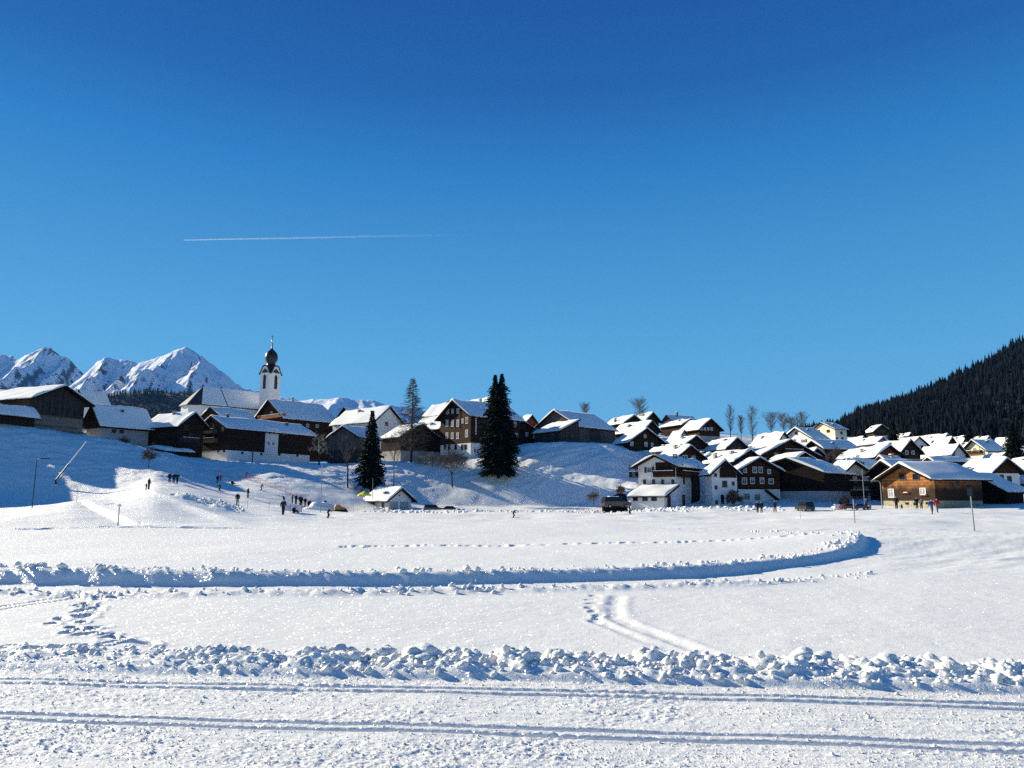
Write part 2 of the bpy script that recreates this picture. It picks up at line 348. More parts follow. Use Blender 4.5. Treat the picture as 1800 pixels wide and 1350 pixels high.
def ground_z(x, y, px=None, d=None):
    if px is None: px = pxof(x, y)
    if d is None: d = y
    z = base_z(px, d).copy()
    r = np.hypot(x, y)
    far = sst(40, 90, r)
    z += far * (1 - sst(500, 900, r)) * (fbm(x / 14, y / 14, 5, 4) * 0.55 + fbm(x / 3.2, y / 3.2, 9, 3) * 0.10)
    z += (1 - far) * (fbm(x / 6, y / 9, 3, 3) * 0.07 + fbm(x / 0.9, y / 0.9, 4, 3) * 0.012)
    steep = sst(3, 8, z) * (1 - sst(250, 300, r))       # wind-blown and trampled slopes
    z += steep * (np.abs(fbm((x + y * 0.4) / 7, (y - x * 0.3) / 2.2, 21, 3)) * 0.85 - 0.14 + np.abs(fbm((x - y * .5) / 1.6, (y + x * .3) / 1.1, 33, 3)) * 0.22)
    n = r < 60
    if np.any(n):
        X, Y, Z = x[n], y[n], z[n]
        c = Y + TRK * X
        tr = (1 - sst(8.86, 9.02, c))                    # groomed trail
        s_ = X - TRK * Y
        Z += tr * (-0.06 + fbm(s_ / 0.7, c / 0.07, 11, 3) * 0.009 + fbm(s_ / 0.07, c / 0.05, 12, 3, 0.7) * 0.010 * (0.4 + sst(0, 0.5, fbm(X / 1.2, Y / 0.5, 13, 2) + 0.2)))
        for g in GROOVES:
            gg = g + 0.006 * np.sin(s_ * 0.7 + g)
            Z -= 0.050 * sst(0.052, 0.026, np.abs(c - gg)) - 0.004 * np.exp(-((np.abs(c - gg) - 0.075) / 0.02) ** 2)
        left = 1 - 0.55 * sst(-2.5, -5.5, X)
        bank = sst(8.9, 9.3, c) * (1 - sst(9.6, 10.25, c))
        Z += bank * left * (0.03 + np.abs(fbm(X / 0.62, Y / 0.5, 41, 4, 0.6)) * 0.20)
        sd, H = poly_sd(X, Y, LOOP, LOOPH)
        ins = sst(0, 0.42, sd + fbm(X / 0.8, Y / 0.8, 51, 2) * 0.045)
        Z += ins * H * (0.55 + 0.45 * np.exp(-np.clip(sd, 0, None) / 4.0)) * (1 - 0.8 * sst(4, 16, sd))
        Z += ins * np.exp(-((sd - 0.7) / 0.6) ** 2) * np.abs(fbm(X / 0.5, Y / 0.5, 55, 3)) * 0.09 * (1 - 0.5 * sst(6, 10, X))
        fl = sst(-2.2, -1.8, sd) * (1 - ins) * (1 - sst(5, 9, X))
        Z += fl * (-0.10 + fbm(s_ / 1.2, c / 0.25, 61, 2) * 0.02)
        lip = np.exp(-((sd + 2.4) / 0.33) ** 2) * sst(60, 20, Y)
        Z += lip * (0.05 + np.abs(fbm(X / 0.5, Y / 0.35, 71, 3)) * 0.16) * (1 - sst(5, 9, X))
        fr = sst(7, 13, X) * sst(19, 24, Y) * (1 - ins)  # scraped turning area on the right
        Z += fr * (fbm((X * 0.8 + Y * 0.6) / 2.5, (Y * 0.8 - X * 0.6) / 0.5, 81, 3) * 0.05)
        Z += 0.35 * np.exp(-((Y - (33 + 0.25 * (X - 12))) / 4.0) ** 2) * sst(8, 15, X)
        for (a, b, ra, rb, an, dep) in PITS:
            k = (np.abs(X - a) < 1) & (np.abs(Y - b) < 1)
            if k.any():
                dx, dy = X[k] - a, Y[k] - b; u = (dx * math.cos(an) + dy * math.sin(an)) / ra; v = (dy * math.cos(an) - dx * math.sin(an)) / rb
                q = np.sqrt(u * u + v * v); Z[k] += -dep * sst(1.1, 0.5, q) + 0.14 * dep * np.exp(-((q - 1.35) / 0.3) ** 2)
        for P, wd, dep in FURROWS:
            sdf, _ = poly_sd(X, Y, [flat(*p) for p in P]); q = np.abs(sdf) / wd
            Z += (-dep * sst(1.3, 0.2, q) + 0.35 * dep * np.exp(-((q - 1.6) / 0.5) ** 2)) * (0.8 + fbm(X / 0.4, Y / 0.4, 91, 2) * 0.8)
        z[n] = Z
    k = (np.abs(y - 51.4) < 6) & (px < 520)
    if np.any(k):
        X, Y = x[k], y[k]; lp = 51.4 + fbm(X / 3.0, X * 0, 301, 2) * 0.5
        z[k] += (0.11 + fbm(X / 0.8, X * 0 + 3, 303, 2) * 0.08) * sst(0.0, 0.22, Y - lp) * sst(6, 2, Y - lp) * sst(460, 400, px[k])
    # the built ramp on the left mound: cut edge, and rough trampled snow beside it
    m = (r > 50) & (r < 150) & (px < 480) & (px > -60)
    if np.any(m):
        X, Y = x[m], y[m]
        A = [at(152, 880, 74)[:2], at(190, 902, 64)[:2], at(245, 925, 56)[:2]]
        sd, _ = poly_sd(X, Y, A); dd = np.abs(sd)
        z[m] += -0.45 * sst(0, 0.5, -sd) * np.exp(-dd / 2.5) * sst(9, 6, dd) * sst(52, 55, Y) * sst(85, 76, Y)
        B = [at(270, 863, 74)[:2], at(330, 890, 68)[:2], at(400, 912, 61)[:2], at(450, 924, 57)[:2]]
        sd, _ = poly_sd(X, Y, B)
        z[m] += 0.35 * np.exp(-(sd / 0.8) ** 2) * sst(57, 62, Y) * sst(85, 76, Y)
        pm = sst(285, 320, px[m]) * sst(430, 390, px[m]) * sst(70, 76, Y) * sst(105, 92, Y)
        z[m] += pm * (np.abs(fbm(X / 2.2, Y / 2.2, 95, 3)) * 0.9)
    return z
def gz(px, d):
    u = (px - 900) / QK; return float(ground_z(np.array([u * d]), np.array([d]))[0])
def hit(px, py, d0=45, d1=400):                         # first meeting of a photo ray with the land
    ds = np.arange(d0, d1, 0.5); u, v = ray(px, py); zz = HC + v * ds
    g = base_z(np.full(ds.shape, px), ds); k = np.where(g >= zz)[0]
    d = ds[k[0]] if len(k) else d1
    return Vector((u * d, d, gz(px, d)))

def build_ground():
    fine = (np.arange(-260, 2061, 2.3) - 900) / QK
    rows = np.concatenate([[2.0, 2.6, 3.2, 3.8, 4.3], [-HC * 1 / ray(900, p)[1] for p in np.concatenate([np.arange(1400, 1130, -0.85), np.arange(1130, 925.5, -1.2)])],
                           np.arange(50.6, 52.5, 0.1), np.arange(57.5, 205, 0.62), np.arange(206, 330, 3), np.geomspace(335, 26000, 34)]); rows = np.unique(np.round(rows, 3))
    a0 = math.atan(fine[0]); a1 = math.atan(fine[-1])
    back_l = np.radians(np.arange(-180, math.degrees(a0) - 2, 4)); back_r = np.radians(np.arange(math.degrees(a1) + 3, 180, 4))
    dirs = [(math.sin(a) / math.cos(a0), math.cos(a) / math.cos(a0)) for a in back_l] + [(u, 1.0) for u in fine] + [(math.sin(a) / math.cos(a1), math.cos(a) / math.cos(a1)) for a in back_r]
    dirs = np.array(dirs); pxs = np.concatenate([np.full(len(back_l), -300.0), 900 + fine * QK, np.full(len(back_r), 2299.0)])
    beh = np.concatenate([sst(a0, a0 - 0.6, back_l), np.zeros(len(fine)), sst(a1, a1 + 0.6, back_r)])
    X = dirs[:, 0][:, None] * rows[None]; Y = dirs[:, 1][:, None] * rows[None]
    PX = np.repeat(pxs[:, None], len(rows), 1); D = np.repeat(rows[None], len(dirs), 0)
    Z = ground_z(X.ravel(), Y.ravel(), PX.ravel(), D.ravel()).reshape(X.shape)
    Z = Z * (1 - beh[:, None])
    nc, nr = X.shape; V = np.stack([X, Y, Z], 2).reshape(-1, 3); V = np.vstack([V, [[0, 0, -0.05]]])
    i = np.arange(nc)[:, None]; i2 = (i + 1) % nc; j = np.arange(nr - 1)[None]
    Fq = np.stack([i * nr + j, i2 * nr + j, i2 * nr + j + 1, i * nr + j + 1], 2).reshape(-1, 4)
    o = np_mesh('snow_ground', V, Fq, SNOW); tag(o, kind='structure')
build_ground()

# ---------------------------------------------------------------- clods of ploughed snow
ico = bmesh.new(); bmesh.ops.create_icosphere(ico, subdivisions=2, radius=1); ICV = np.array([v.co[:] for v in ico.verts]); ICF = np.array([[v.index for v in f.verts] for f in ico.faces])
ico.free(); ico = bmesh.new(); bmesh.ops.create_icosphere(ico, subdivisions=1, radius=1); IC1V = np.array([v.co[:] for v in ico.verts]); IC1F = np.array([[v.index for v in f.verts] for f in ico.faces]); ico.free()
def clods(name, items, base_v, base_f, rough=0.35, seed=1):
    q = np.random.RandomState(seed); V = []; Fs = []; k = 0
    for (x, y, z, r) in items:
        s = r * q.uniform(0.7, 1.25, 3) * (1, 1, 0.8); o = q.uniform(0, 99, 2)
        n = 1 + rough * (2 * vn(base_v[:, 0] * 1.3 + o[0], base_v[:, 1] * 1.3 + base_v[:, 2] * 1.7 + o[1], 3) + vn(base_v[:, 0] * 3 + o[1], base_v[:, 1] * 3 + base_v[:, 2] * 2.6 + o[0], 5))
        an = q.uniform(0, 6.28); ca, sa = math.cos(an), math.sin(an); v = base_v * n[:, None] * s
        v = np.stack([v[:, 0] * ca - v[:, 1] * sa, v[:, 0] * sa + v[:, 1] * ca, v[:, 2]], 1) + (x, y, z)
        V.append(v); Fs.append(base_f + k); k += len(base_v)
    o = np_mesh(name, np.vstack(V), np.vstack(Fs), SNOW); return tag(o, kind='stuff')
def on_ground(xs, ys): return ground_z(np.array(xs), np.array(ys))
q = np.random.RandomState(3); xs, ys, rr = [], [], []
for i in range(3900):                                   # bank beside the near trail
    x = q.uniform(-15, 15); left = 1 - 0.5 * min(1, max(0, (-2.5 - x) / 3)); cl = 0.5 + 0.5 * math.sin(x * 2.1 + math.sin(x * 0.9) * 2)
    big = q.rand() < 0.10
    c = q.uniform(9.35, 10.1) if big else q.uniform(8.95, 9.9)
    xs.append(x); ys.append(c - TRK * x); rr.append((q.uniform(0.07, 0.145) * (0.65 + 0.4 * cl) if big else 0.012 + 0.045 * q.rand() ** 2.2) * left)
zs = on_ground(xs, ys); it = [(a, b, c + (-0.15 if r > 0.065 else 0.1) * r, r) for a, b, c, r in zip(xs, ys, zs, rr)]
clods('snow_clods', [i for i in it if i[3] > 0.045], ICV, ICF, 0.5, 5); clods('snow_clods', [i for i in it if i[3] <= 0.045], IC1V, IC1F, 0.5, 15)
xs, ys, rr = [], [], []
LA = np.array(LOOP); seg = np.hypot(*(LA[1:] - LA[:-1]).T); cum = np.concatenate([[0], np.cumsum(seg)])
for i in range(1500):                                   # along the loop trail's wall and near lip
    t = q.uniform(0, cum[-1] * 0.93); k = np.searchsorted(cum, t) - 1; k = max(0, k); f = (t - cum[k]) / seg[k]
    p = LA[k] * (1 - f) + LA[k + 1] * f; e = (LA[k + 1] - LA[k]) / seg[k]; nrm = np.array([-e[1], e[0]])
    lipside = q.rand() < 0.38
    if lipside and k > 9: continue
    s = -2.4 + q.normal(0, 0.2) if lipside else 0.35 + abs(q.normal(0, 0.45))
    x, y = p + nrm * s; big = 1 + 0.6 * math.sin(t * 0.9) * math.sin(t * 0.23)
    xs.append(x); ys.append(y); rr.append((q.uniform(0.02, 0.06) if lipside else 0.015 + 0.07 * q.rand() ** 1.9) * big)
zs = on_ground(xs, ys); clods('snow_clods', [(a, b, c + 0.3 * r, r) for a, b, c, r in zip(xs, ys, zs, rr)], IC1V, IC1F, 0.45, 6)
xs, ys, rr = [], [], []
for i in range(15000):                                   # crumbs on the groomed trail
    x = q.uniform(-11, 11); c = q.uniform(4.6, 8.9); x *= (c - TRK * x) / 8.0
    if q.rand() < 0.55: c = q.choice([7.8, 6.7, 6.45, 6.0, 8.72]) + q.normal(0, 0.16)
    if min(abs(c - g) for g in GROOVES) < 0.07 and q.rand() < 0.85: continue
    xs.append(x); ys.append(c - TRK * x); rr.append(0.0035 + 0.009 * q.rand() ** 2.5 + (0.014 if q.rand() < 0.015 else 0))
OCV = np.array([(1, 0, 0), (0, 1, 0), (-1, 0, 0), (0, -1, 0), (0, 0, 1), (0, 0, -1.0)]); OCF = np.array([(0, 1, 4), (1, 2, 4), (2, 3, 4), (3, 0, 4), (1, 0, 5), (2, 1, 5), (3, 2, 5), (0, 3, 5)])
zs = on_ground(xs, ys); clods('snow_crumbs', [(a, b, c + 0.4 * r, r) for a, b, c, r in zip(xs, ys, zs, rr)], OCV, OCF, 0.5, 7)
xs, ys, rr = [], [], []
for i in range(900):                                    # plough heaps along the far edge of the field and by the ramp
    if i < 620: px = q.uniform(640, 1380); d = q.uniform(124, 149) - (px > 1100) * 6
    else: px = q.uniform(290, 430); d = q.uniform(74, 95)
    xs.append((px - 900) / QK * d); ys.append(d); rr.append(q.uniform(0.08, 0.38) if i < 620 else q.uniform(0.06, 0.22))
zs = on_ground(xs, ys); clods('snow_clods', [(a, b, c + 0.1 * r, r) for a, b, c, r in zip(xs, ys, zs, rr)], IC1V, IC1F, 0.5, 8)

# ---------------------------------------------------------------- mountains: ridge lines with flanks falling away
def ridge_land(name, ridges, x0, x1, y0, y1, nx, ny, slope, mtl, zmin, rough, seed):
    xs = np.linspace(x0, x1, nx); ys = np.linspace(y0, y1, ny); X, Y = np.meshgrid(xs, ys, indexing='ij')
    wx = fbm(X / 700, Y / 700, seed, 4) * 260; wy = fbm(X / 700, Y / 700, seed + 50, 4) * 260
    Z = np.full(X.shape, -1e9)
    for pts, sl_ in ridges:
        P = [at(*p) for p in pts]; wk = 1.0
        for i in range(len(P) - 1):
            a, b = P[i], P[i + 1]; ex, ey = b.x - a.x, b.y - a.y; L2 = ex * ex + ey * ey
            xx, yy = X + wx * 0.25, Y + wy * 0.25
            t = np.clip(((xx - a.x) * ex + (yy - a.y) * ey) / L2, 0, 1)
            dd = np.hypot(xx - a.x - t * ex, yy - a.y - t * ey)
            zc = a.z + (b.z - a.z) * t
            Z = np.maximum(Z, zc - sl_ * slope * dd * (1 - 0.15 * np.clip(dd / 1500, 0, 1)))
    damp = np.clip((Z - zmin) / 200, 0, 1)
    rg = 0
    for o_, a_ in ((420, 1.0), (190, 0.5), (85, 0.28), (40, 0.14)):
        rg = rg + a_ * (0.25 - np.abs(vn(X / o_ + Y / o_ * 0.3, Y / o_ * 0.6 + 7 * a_, seed + int(o_))))
    Z = Z + damp * rough * rg
    Z = np.maximum(Z, zmin)
    V = np.stack([X, Y, Z], 2).reshape(-1, 3); i = np.arange(nx - 1)[:, None]; j = np.arange(ny - 1)[None]
    Fq = np.stack([i * ny + j, (i + 1) * ny + j, (i + 1) * ny + j + 1, i * ny + j + 1], 2).reshape(-1, 4)
    keep = V[:, 2][Fq].max(1) > zmin + 0.5
    o = np_mesh(name, V, Fq[keep], mtl, smooth=False); return tag(o, kind='structure')
def mountain_mat(name):
    m = bpy.data.materials.new(name); m.use_nodes = True; t = m.node_tree; b = t.nodes['Principled BSDF']
    b.inputs['Roughness'].default_value = 0.8; b.inputs['Specular IOR Level'].default_value = 0.1
    tc = t.nodes.new('ShaderNodeTexCoord'); nz = t.nodes.new('ShaderNodeTexNoise'); nz.inputs['Scale'].default_value = 0.012; nz.inputs['Detail'].default_value = 9; nz.inputs['Roughness'].default_value = 0.7
    t.links.new(tc.outputs['Object'], nz.inputs['Vector']); ge = t.nodes.new('ShaderNodeNewGeometry'); sp = t.nodes.new('ShaderNodeSeparateXYZ'); t.links.new(ge.outputs['True Normal'], sp.inputs[0])
    ad = t.nodes.new('ShaderNodeMath'); ad.operation = 'MULTIPLY_ADD'; ad.inputs[1].default_value = 0.55; t.links.new(nz.outputs['Fac'], ad.inputs[0]); t.links.new(sp.outputs['Z'], ad.inputs[2])
    cr = t.nodes.new('ShaderNodeValToRGB'); e = cr.color_ramp.elements; e[0].position = 0.80; e[1].position = 0.84
    e[0].color = (0.055, 0.06, 0.075, 1); e[1].color = (0.85, 0.86, 0.88, 1); t.links.new(ad.outputs[0], cr.inputs[0]); t.links.new(cr.outputs[0], b.inputs['Base Color'])
    bp = t.nodes.new('ShaderNodeBump'); bp.inputs['Strength'].default_value = 0.5; bp.inputs['Distance'].default_value = 25; t.links.new(nz.outputs['Fac'], bp.inputs['Height']); t.links.new(bp.outputs[0], b.inputs['Normal'])
    MATS[name] = m; return m
mountain_mat('mountain_snow')
def W_(px, d): return (px - 900) / QK * d
ridge_land('mountain', [
    ([(95, 690, 5300), (140, 664, 5300), (160, 650, 5250), (178, 641, 5200), (205, 640, 5250), (246, 644, 5200), (275, 631, 5050), (305, 621, 5000), (328, 616, 5000), (342, 619, 5000), (356, 633, 5050), (385, 657, 5150), (430, 684, 5300), (500, 712, 5500)], 1.0),
    ([(342, 619, 5000), (356, 637, 4870), (340, 660, 4600), (318, 685, 4300), (290, 715, 4000)], 1.15),
    ([(305, 621, 5000), (285, 646, 4800), (262, 662, 4600), (235, 680, 4350), (205, 705, 4100)], 1.1),
    ([(246, 644, 5200), (228, 664, 4950), (205, 682, 4650), (180, 705, 4400)], 1.2),
    ([(178, 641, 5200), (165, 660, 5000), (140, 682, 4700), (110, 710, 4400)], 1.1)],
    W_(20, 5200), W_(560, 5200), 3700, 5900, 330, 260, 0.95, 'mountain_snow', 120, 150, 3)
ridge_land('mountain', [
    ([(-400, 640, 7000), (-200, 648, 7000), (-60, 632, 6900), (-10, 628, 6800), (8, 622, 6800), (22, 629, 6800), (36, 640, 6750), (58, 623, 6600), (78, 615, 6600), (96, 621, 6600), (116, 634, 6650), (142, 657, 6800), (190, 690, 7000)], 1.0),
    ([(78, 615, 6600), (60, 636, 6350), (36, 652, 6100), (0, 668, 5800), (-40, 690, 5500)], 1.1),
    ([(116, 634, 6650), (104, 650, 6400), (86, 666, 6150), (60, 690, 5800)], 1.2),
    ([(8, 622, 6800), (-20, 645, 6500), (-60, 665, 6200)], 1.1)],
    W_(-420, 6800), W_(220, 6800), 5400, 7600, 330, 240, 1.0, 'mountain_snow', 300, 150, 13)
ridge_land('mountain', [
    ([(400, 700, 9600), (480, 698, 9500), (530, 706, 9400), (556, 702, 9300), (600, 700, 9200), (640, 703, 9300), (690, 713, 9400), (760, 726, 9600), (860, 742, 9900)], 0.75),
    ([(556, 702, 9300), (540, 712, 8900), (510, 726, 8300)], 0.8), ([(600, 700, 9200), (590, 711, 8700), (570, 728, 8100)], 0.8), ([(640, 703, 9300), (640, 713, 8900), (630, 730, 8300)], 0.8)],
    W_(360, 9300), W_(880, 9300), 7600, 10600, 240, 160, 0.6, 'mountain_snow', 500, 70, 23)

# ---------------------------------------------------------------- wooded hills
def conifer_wood(name, pts, seed, mtl, hmin, hmax):
    q = np.random.RandomState(seed); V = []; Fs = []; k = 0; n = 7
    for (x, y, z) in pts:
        h = hmin + (hmax - hmin) * q.rand() ** 1.4; r0 = h * q.uniform(0.15, 0.26); tiers = 4
        for t in range(tiers):
            zb = h * (0.06 + 0.22 * t); zt = min(h, h * (0.42 + 0.22 * t)) if t < tiers - 1 else h
            r = r0 * (1 - 0.24 * t) * q.uniform(0.8, 1.15); th = np.arange(n) * 2 * math.pi / n + q.uniform(0, 6)
            rr_ = r * q.uniform(0.6, 1.2, n); ring = np.stack([x + rr_ * np.cos(th), y + rr_ * np.sin(th), z + zb + q.uniform(-0.06, 0.04, n) * h], 1)
            V.append(ring); V.append(np.array([[x + q.uniform(-.2, .2), y + q.uniform(-.2, .2), z + zt]])); a = np.arange(n)
            Fs.append(np.stack([k + a, k + (a + 1) % n, np.full(n, k + n)], 1)); k += n + 1
    o = np_mesh(name, np.vstack(V), np.vstack(Fs), mtl, smooth=False); return tag(o, kind='stuff')
HC_PX = [1380, 1440, 1480, 1500, 1530, 1560, 1590, 1620, 1650, 1680, 1700, 1730, 1770, 1800, 1850, 1950, 2100, 2400]
HC_PY = [775, 762, 752, 744, 729, 720, 709, 699, 690, 676, 666, 652, 629, 608, 588, 555, 520, 470]
def hill_z(px, d):                                      # the wooded hill on the right
    cz = HC + 950 * np.interp(px, HC_PX, [-(p - 880) / F for p in HC_PY]); b = base_z(px, np.full_like(px, 480.0))
    t = np.clip((d - 430) / 520, 0, 1); z = b * (1 - t) + cz * t ** 1.05
    z = np.where(d > 950, cz - (d - 950) * 0.05, z)
    return z
nx, ny = 120, 60; pxs = np.linspace(1380, 2400, nx); ds = np.linspace(430, 1500, ny); PX, D = np.meshgrid(pxs, ds, indexing='ij')
HX = (PX - 900) / QK * D; HZ = hill_z(PX, D) + fbm(HX / 60, D / 60, 7, 3) * 8 * sst(430, 520, D) - 1.5 * sst(470, 430, D)
i = np.arange(nx - 1)[:, None]; j = np.arange(ny - 1)[None]
Fq = np.stack([i * ny + j, (i + 1) * ny + j, (i + 1) * ny + j + 1, i * ny + j + 1], 2).reshape(-1, 4)
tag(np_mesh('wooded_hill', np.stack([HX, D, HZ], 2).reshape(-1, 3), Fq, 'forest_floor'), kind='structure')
q = np.random.RandomState(12); n = 9500; px = q.uniform(1400, 2390, n); d = 450 + 560 * q.rand(n) ** 0.8
x = (px - 900) / QK * d; z = hill_z(px, d) + fbm(x / 60, d / 60, 7, 3) * 8 * sst(430, 520, d) - 1
bare = (q.rand(n) < 0.10 + 0.35 * sst(0.05, 0.3, fbm(x / 70, d / 120, 66, 2)) * sst(700, 560, d))
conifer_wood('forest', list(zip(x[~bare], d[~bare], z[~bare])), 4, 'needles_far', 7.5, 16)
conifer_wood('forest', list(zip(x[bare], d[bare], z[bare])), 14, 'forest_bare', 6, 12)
FH_PX = [40, 110, 150, 190, 240, 290, 330, 370, 430, 500]; FH_PY = [720, 702, 692, 687, 684, 690, 698, 706, 724, 745]
def far_z(px, d):
    cz = HC + 2500 * np.interp(px, FH_PX, [-(p - 880) / F for p in FH_PY]); t = np.clip((d - 1900) / 600, 0, 1)
    return 40 * (1 - t) + cz * t - np.clip(d - 2500, 0, None) * 0.2
nx, ny = 60, 30; pxs = np.linspace(40, 500, nx); ds = np.linspace(1900, 3000, ny); PX, D = np.meshgrid(pxs, ds, indexing='ij'); HX = (PX - 900) / QK * D
i = np.arange(nx - 1)[:, None]; j = np.arange(ny - 1)[None]; Fq = np.stack([i * ny + j, (i + 1) * ny + j, (i + 1) * ny + j + 1, i * ny + j + 1], 2).reshape(-1, 4)
tag(np_mesh('wooded_hill', np.stack([HX, D, far_z(PX, D) + fbm(HX / 120, D / 120, 3, 3) * 18], 2).reshape(-1, 3), Fq, 'far_forest'), kind='structure')
n = 3600; px = q.uniform(60, 480, n); d = 2050 + 520 * q.rand(n); x = (px - 900) / QK * d
z = far_z(px, d) + fbm(x / 120, d / 120, 3, 3) * 18 - 2; k = fbm(x / 90, d / 150, 44, 3) > -0.28
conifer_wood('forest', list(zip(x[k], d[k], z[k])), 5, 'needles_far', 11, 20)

# ---------------------------------------------------------------- thin blue winter air over the whole valley
hz = bpy.data.materials.new('haze'); hz.use_nodes = True; ht = hz.node_tree; ht.nodes.clear()
pv = ht.nodes.new('ShaderNodeVolumePrincipled'); pv.inputs['Color'].default_value = (0.16, 0.45, 1.0, 1); pv.inputs['Density'].default_value = 2.2e-5; pv.inputs['Anisotropy'].default_value = 0.0
ho = ht.nodes.new('ShaderNodeOutputMaterial'); ht.links.new(pv.outputs[0], ho.inputs['Volume']); MATS['haze'] = hz
mb = MB(); mb.bx(-27500, 27500, -27500, 27500, -7, 1450); tag(mb.build('haze', hz), kind='stuff')
# ---------------------------------------------------------------- houses
V3 = Vector
def poly_prism(mb, prof, f, b0, b1):                    # profile [(a, z)] swept from b0 to b1; f(a, b, z) -> point
    n = len(prof); vs_ = [f(a, b0, z) for a, z in prof] + [f(a, b1, z) for a, z in prof]
    mb.add(vs_, [tuple(range(n - 1, -1, -1)), tuple(range(n, 2 * n))] + [(i, (i + 1) % n, n + (i + 1) % n, n + i) for i in range(n)])
class House: pass
HN = [0]
def house(name, label, xl, xm, xr, yb, ye, ya, d, g='R', al=None, up='wood_dark', low=None, yz=None, L=None, W=None, rf=0.5, ov=(0.8, 0.9), snow=0.38,
          wins=(), chim=(), balc=(), auto=None, cat='house', mono=False, group=None, roofmat='roof_wood', top='roof_snow'):
    h = House(); HN[0] += 1; seed = HN[0]; rnd = random.Random(seed)
    phi = math.degrees(math.atan((xm - 900) / QK)); al = R((al if al is not None else (36 if g == 'L' else 40)) - phi)
    h.r = V3((math.cos(al), math.sin(al), 0)); h.l = V3((-math.sin(al), math.cos(al), 0))
    yer = ye[1] if isinstance(ye, tuple) else ye
    P0 = at(xm, yb, d); h.P0 = P0
    def reach(v, px):
        u = (px - 900) / QK; den = v.x - u * v.y
        return (u * P0.y - P0.x) / den if abs(den) > 1e-3 else 99
    tr = reach(h.r, xr) if xr is not None else None; tl = reach(h.l, xl) if xl is not None else None
    if g == 'R': e1, e2 = h.r, h.l; Wd = W or tr; Ln = L or tl
    else: e1, e2 = h.l, h.r; Wd = W or tl; Ln = L or tr
    if not Ln or Ln < 0: Ln = 12
    if not Wd or Wd < 0: Wd = 10
    Wd = max(2.5, min(Wd, 30)); Ln = max(3, min(Ln, 30)); h.W, h.L, h.e1, h.e2 = Wd, Ln, e1, e2
    root = thing(name, label, cat, P0, group); h.root = root
    f = lambda a, b, z: e1 * a + e2 * b + V3((0, 0, z))
    h.f = f
    # heights: gable corner at P0 is a=0; other gable corner a=Wd
    def zat(a, b, py): p = P0 + e1 * a + e2 * b; return zof(p.y, py) - P0.z
    if isinstance(ye, tuple):
        zl_, zr_ = (zat(0, 0, ye[0]), zat(Wd, 0, ye[1])) if g == 'R' else (zat(0, 0, ye[1]), zat(Wd, 0, ye[0]))
        if g == 'L': rf = 1 - rf
    else: zl_ = zr_ = zat(0, 0, ye)
    za = zat(Wd * rf, 0, ya); h.ze, h.za = min(zl_, zr_), za
    zs = zat(0, 0, yz) if yz else None; h.zs = zs
    prof = [(0, zl_), (Wd * rf, za), (Wd, zr_)]
    if mono: prof = [(0, zl_), (Wd, za)]
    mb = MB(); o_ = 0.06 if low else 0.0
    pr = [(-o_, zs if low else -5)] + [(-o_, prof[0][1])] + list(prof[1:-1]) + [(Wd + o_, prof[-1][1]), (Wd + o_, zs if low else -5)]
    poly_prism(mb, pr, f, -o_, Ln + o_); mb.build('wall', up, root)
    if low:
        mb = MB(); poly_prism(mb, [(0, -5), (0, zs + 0.02), (Wd, zs + 0.02), (Wd, -5)], f, 0, Ln); mb.build('base_wall', low, root)
    # roof: two slabs, boards at the gable edge
    oe, og = ov; th = 0.2
    sides = []
    for k in range(len(prof) - 1):
        (a0, z0), (a1, z1) = (prof[0], prof[1]) if k == 0 else (prof[2], prof[1])
        sgn = 1 if a1 > a0 else -1; s = (z1 - z0) / abs(a1 - a0); sides.append((a0 - sgn * oe, z0 - s * oe, a1 + (sgn * oe * 0.4 if mono else 0), z1 + (s * oe * 0.4 if mono else 0)))
    mb = MB(); g0 = 0.03
    for (a0, z0, a1, z1) in sides: poly_prism(mb, [(a0, z0 + g0), (a1, z1 + g0), (a1, z1 + g0 + th), (a0, z0 + g0 + th)], f, -og, Ln + og)
    roof = mb.build('roof', roofmat, root); h.roof = roof
    mb = MB()
    for (a0, z0, a1, z1) in sides: poly_prism(mb, [(a0, z0 - 0.10), (a1, z1 - 0.10), (a1, z1 + g0 + th + 0.03), (a0, z0 + g0 + th + 0.03)], f, -og - 0.05, -og - 0.003)
    mb.build('bargeboard', roofmat, roof)
    # snow blanket
    if snow:
        nA, nB = 9, 14; pts = []; fa = []
        ang = []
        for s_, (a0, z0, a1, z1) in enumerate(sides):
            ts = [0, 0.012, 0.05, 0.15, 0.35, 0.6, 0.8, 0.93, 1.0]
            ang.append([(a0 + (a1 - a0) * t, z0 + (z1 - z0) * t + g0 + th, t) for t in ts])
        line = ang[0] if len(ang) == 1 else ang[0] + ang[1][::-1][1:]
        bs = [-og + 0.02, -og + 0.08, -og + 0.35] + [(-og + 0.6) + (Ln + 2 * og - 1.2) * t / (nB - 5) for t in range(nB - 4)] + [Ln + og - 0.08, Ln + og - 0.02]
        na = len(line); nb = len(bs); ph = rnd.uniform(0, 50)
        for i, (a, z, t) in enumerate(line):
            for j, b in enumerate(bs):
                te = min(1, 0.30 + 0.70 * min(1, t / 0.12)) if not mono else min(1, 0.3 + 0.7 * min(1, min(t, 1 - t) / 0.12))
                if i in (0, na - 1): te = 0.12
                eb = (0.45, 0.85, 1.0)[min(j, 2)] if j < 3 else (0.45, 0.85)[nb - 1 - j] if nb - 1 - j < 2 else 1
                hgt = snow * te * eb * (1 + 1.5 * float(vn(a / 2.2 + ph, b / 2.6 + ph, seed)) * (1 if 0 < i < na - 1 else 0))
                if not mono and t == 1.0: hgt *= 0.92
                da = (0.05 if i == 0 else -0.05 if i == na - 1 else 0) * (1 + float(vn(b * 1.1 + ph, 3.3, seed)) * 7)
                pts.append(f(a + da, b, z + max(0.03, hgt)))
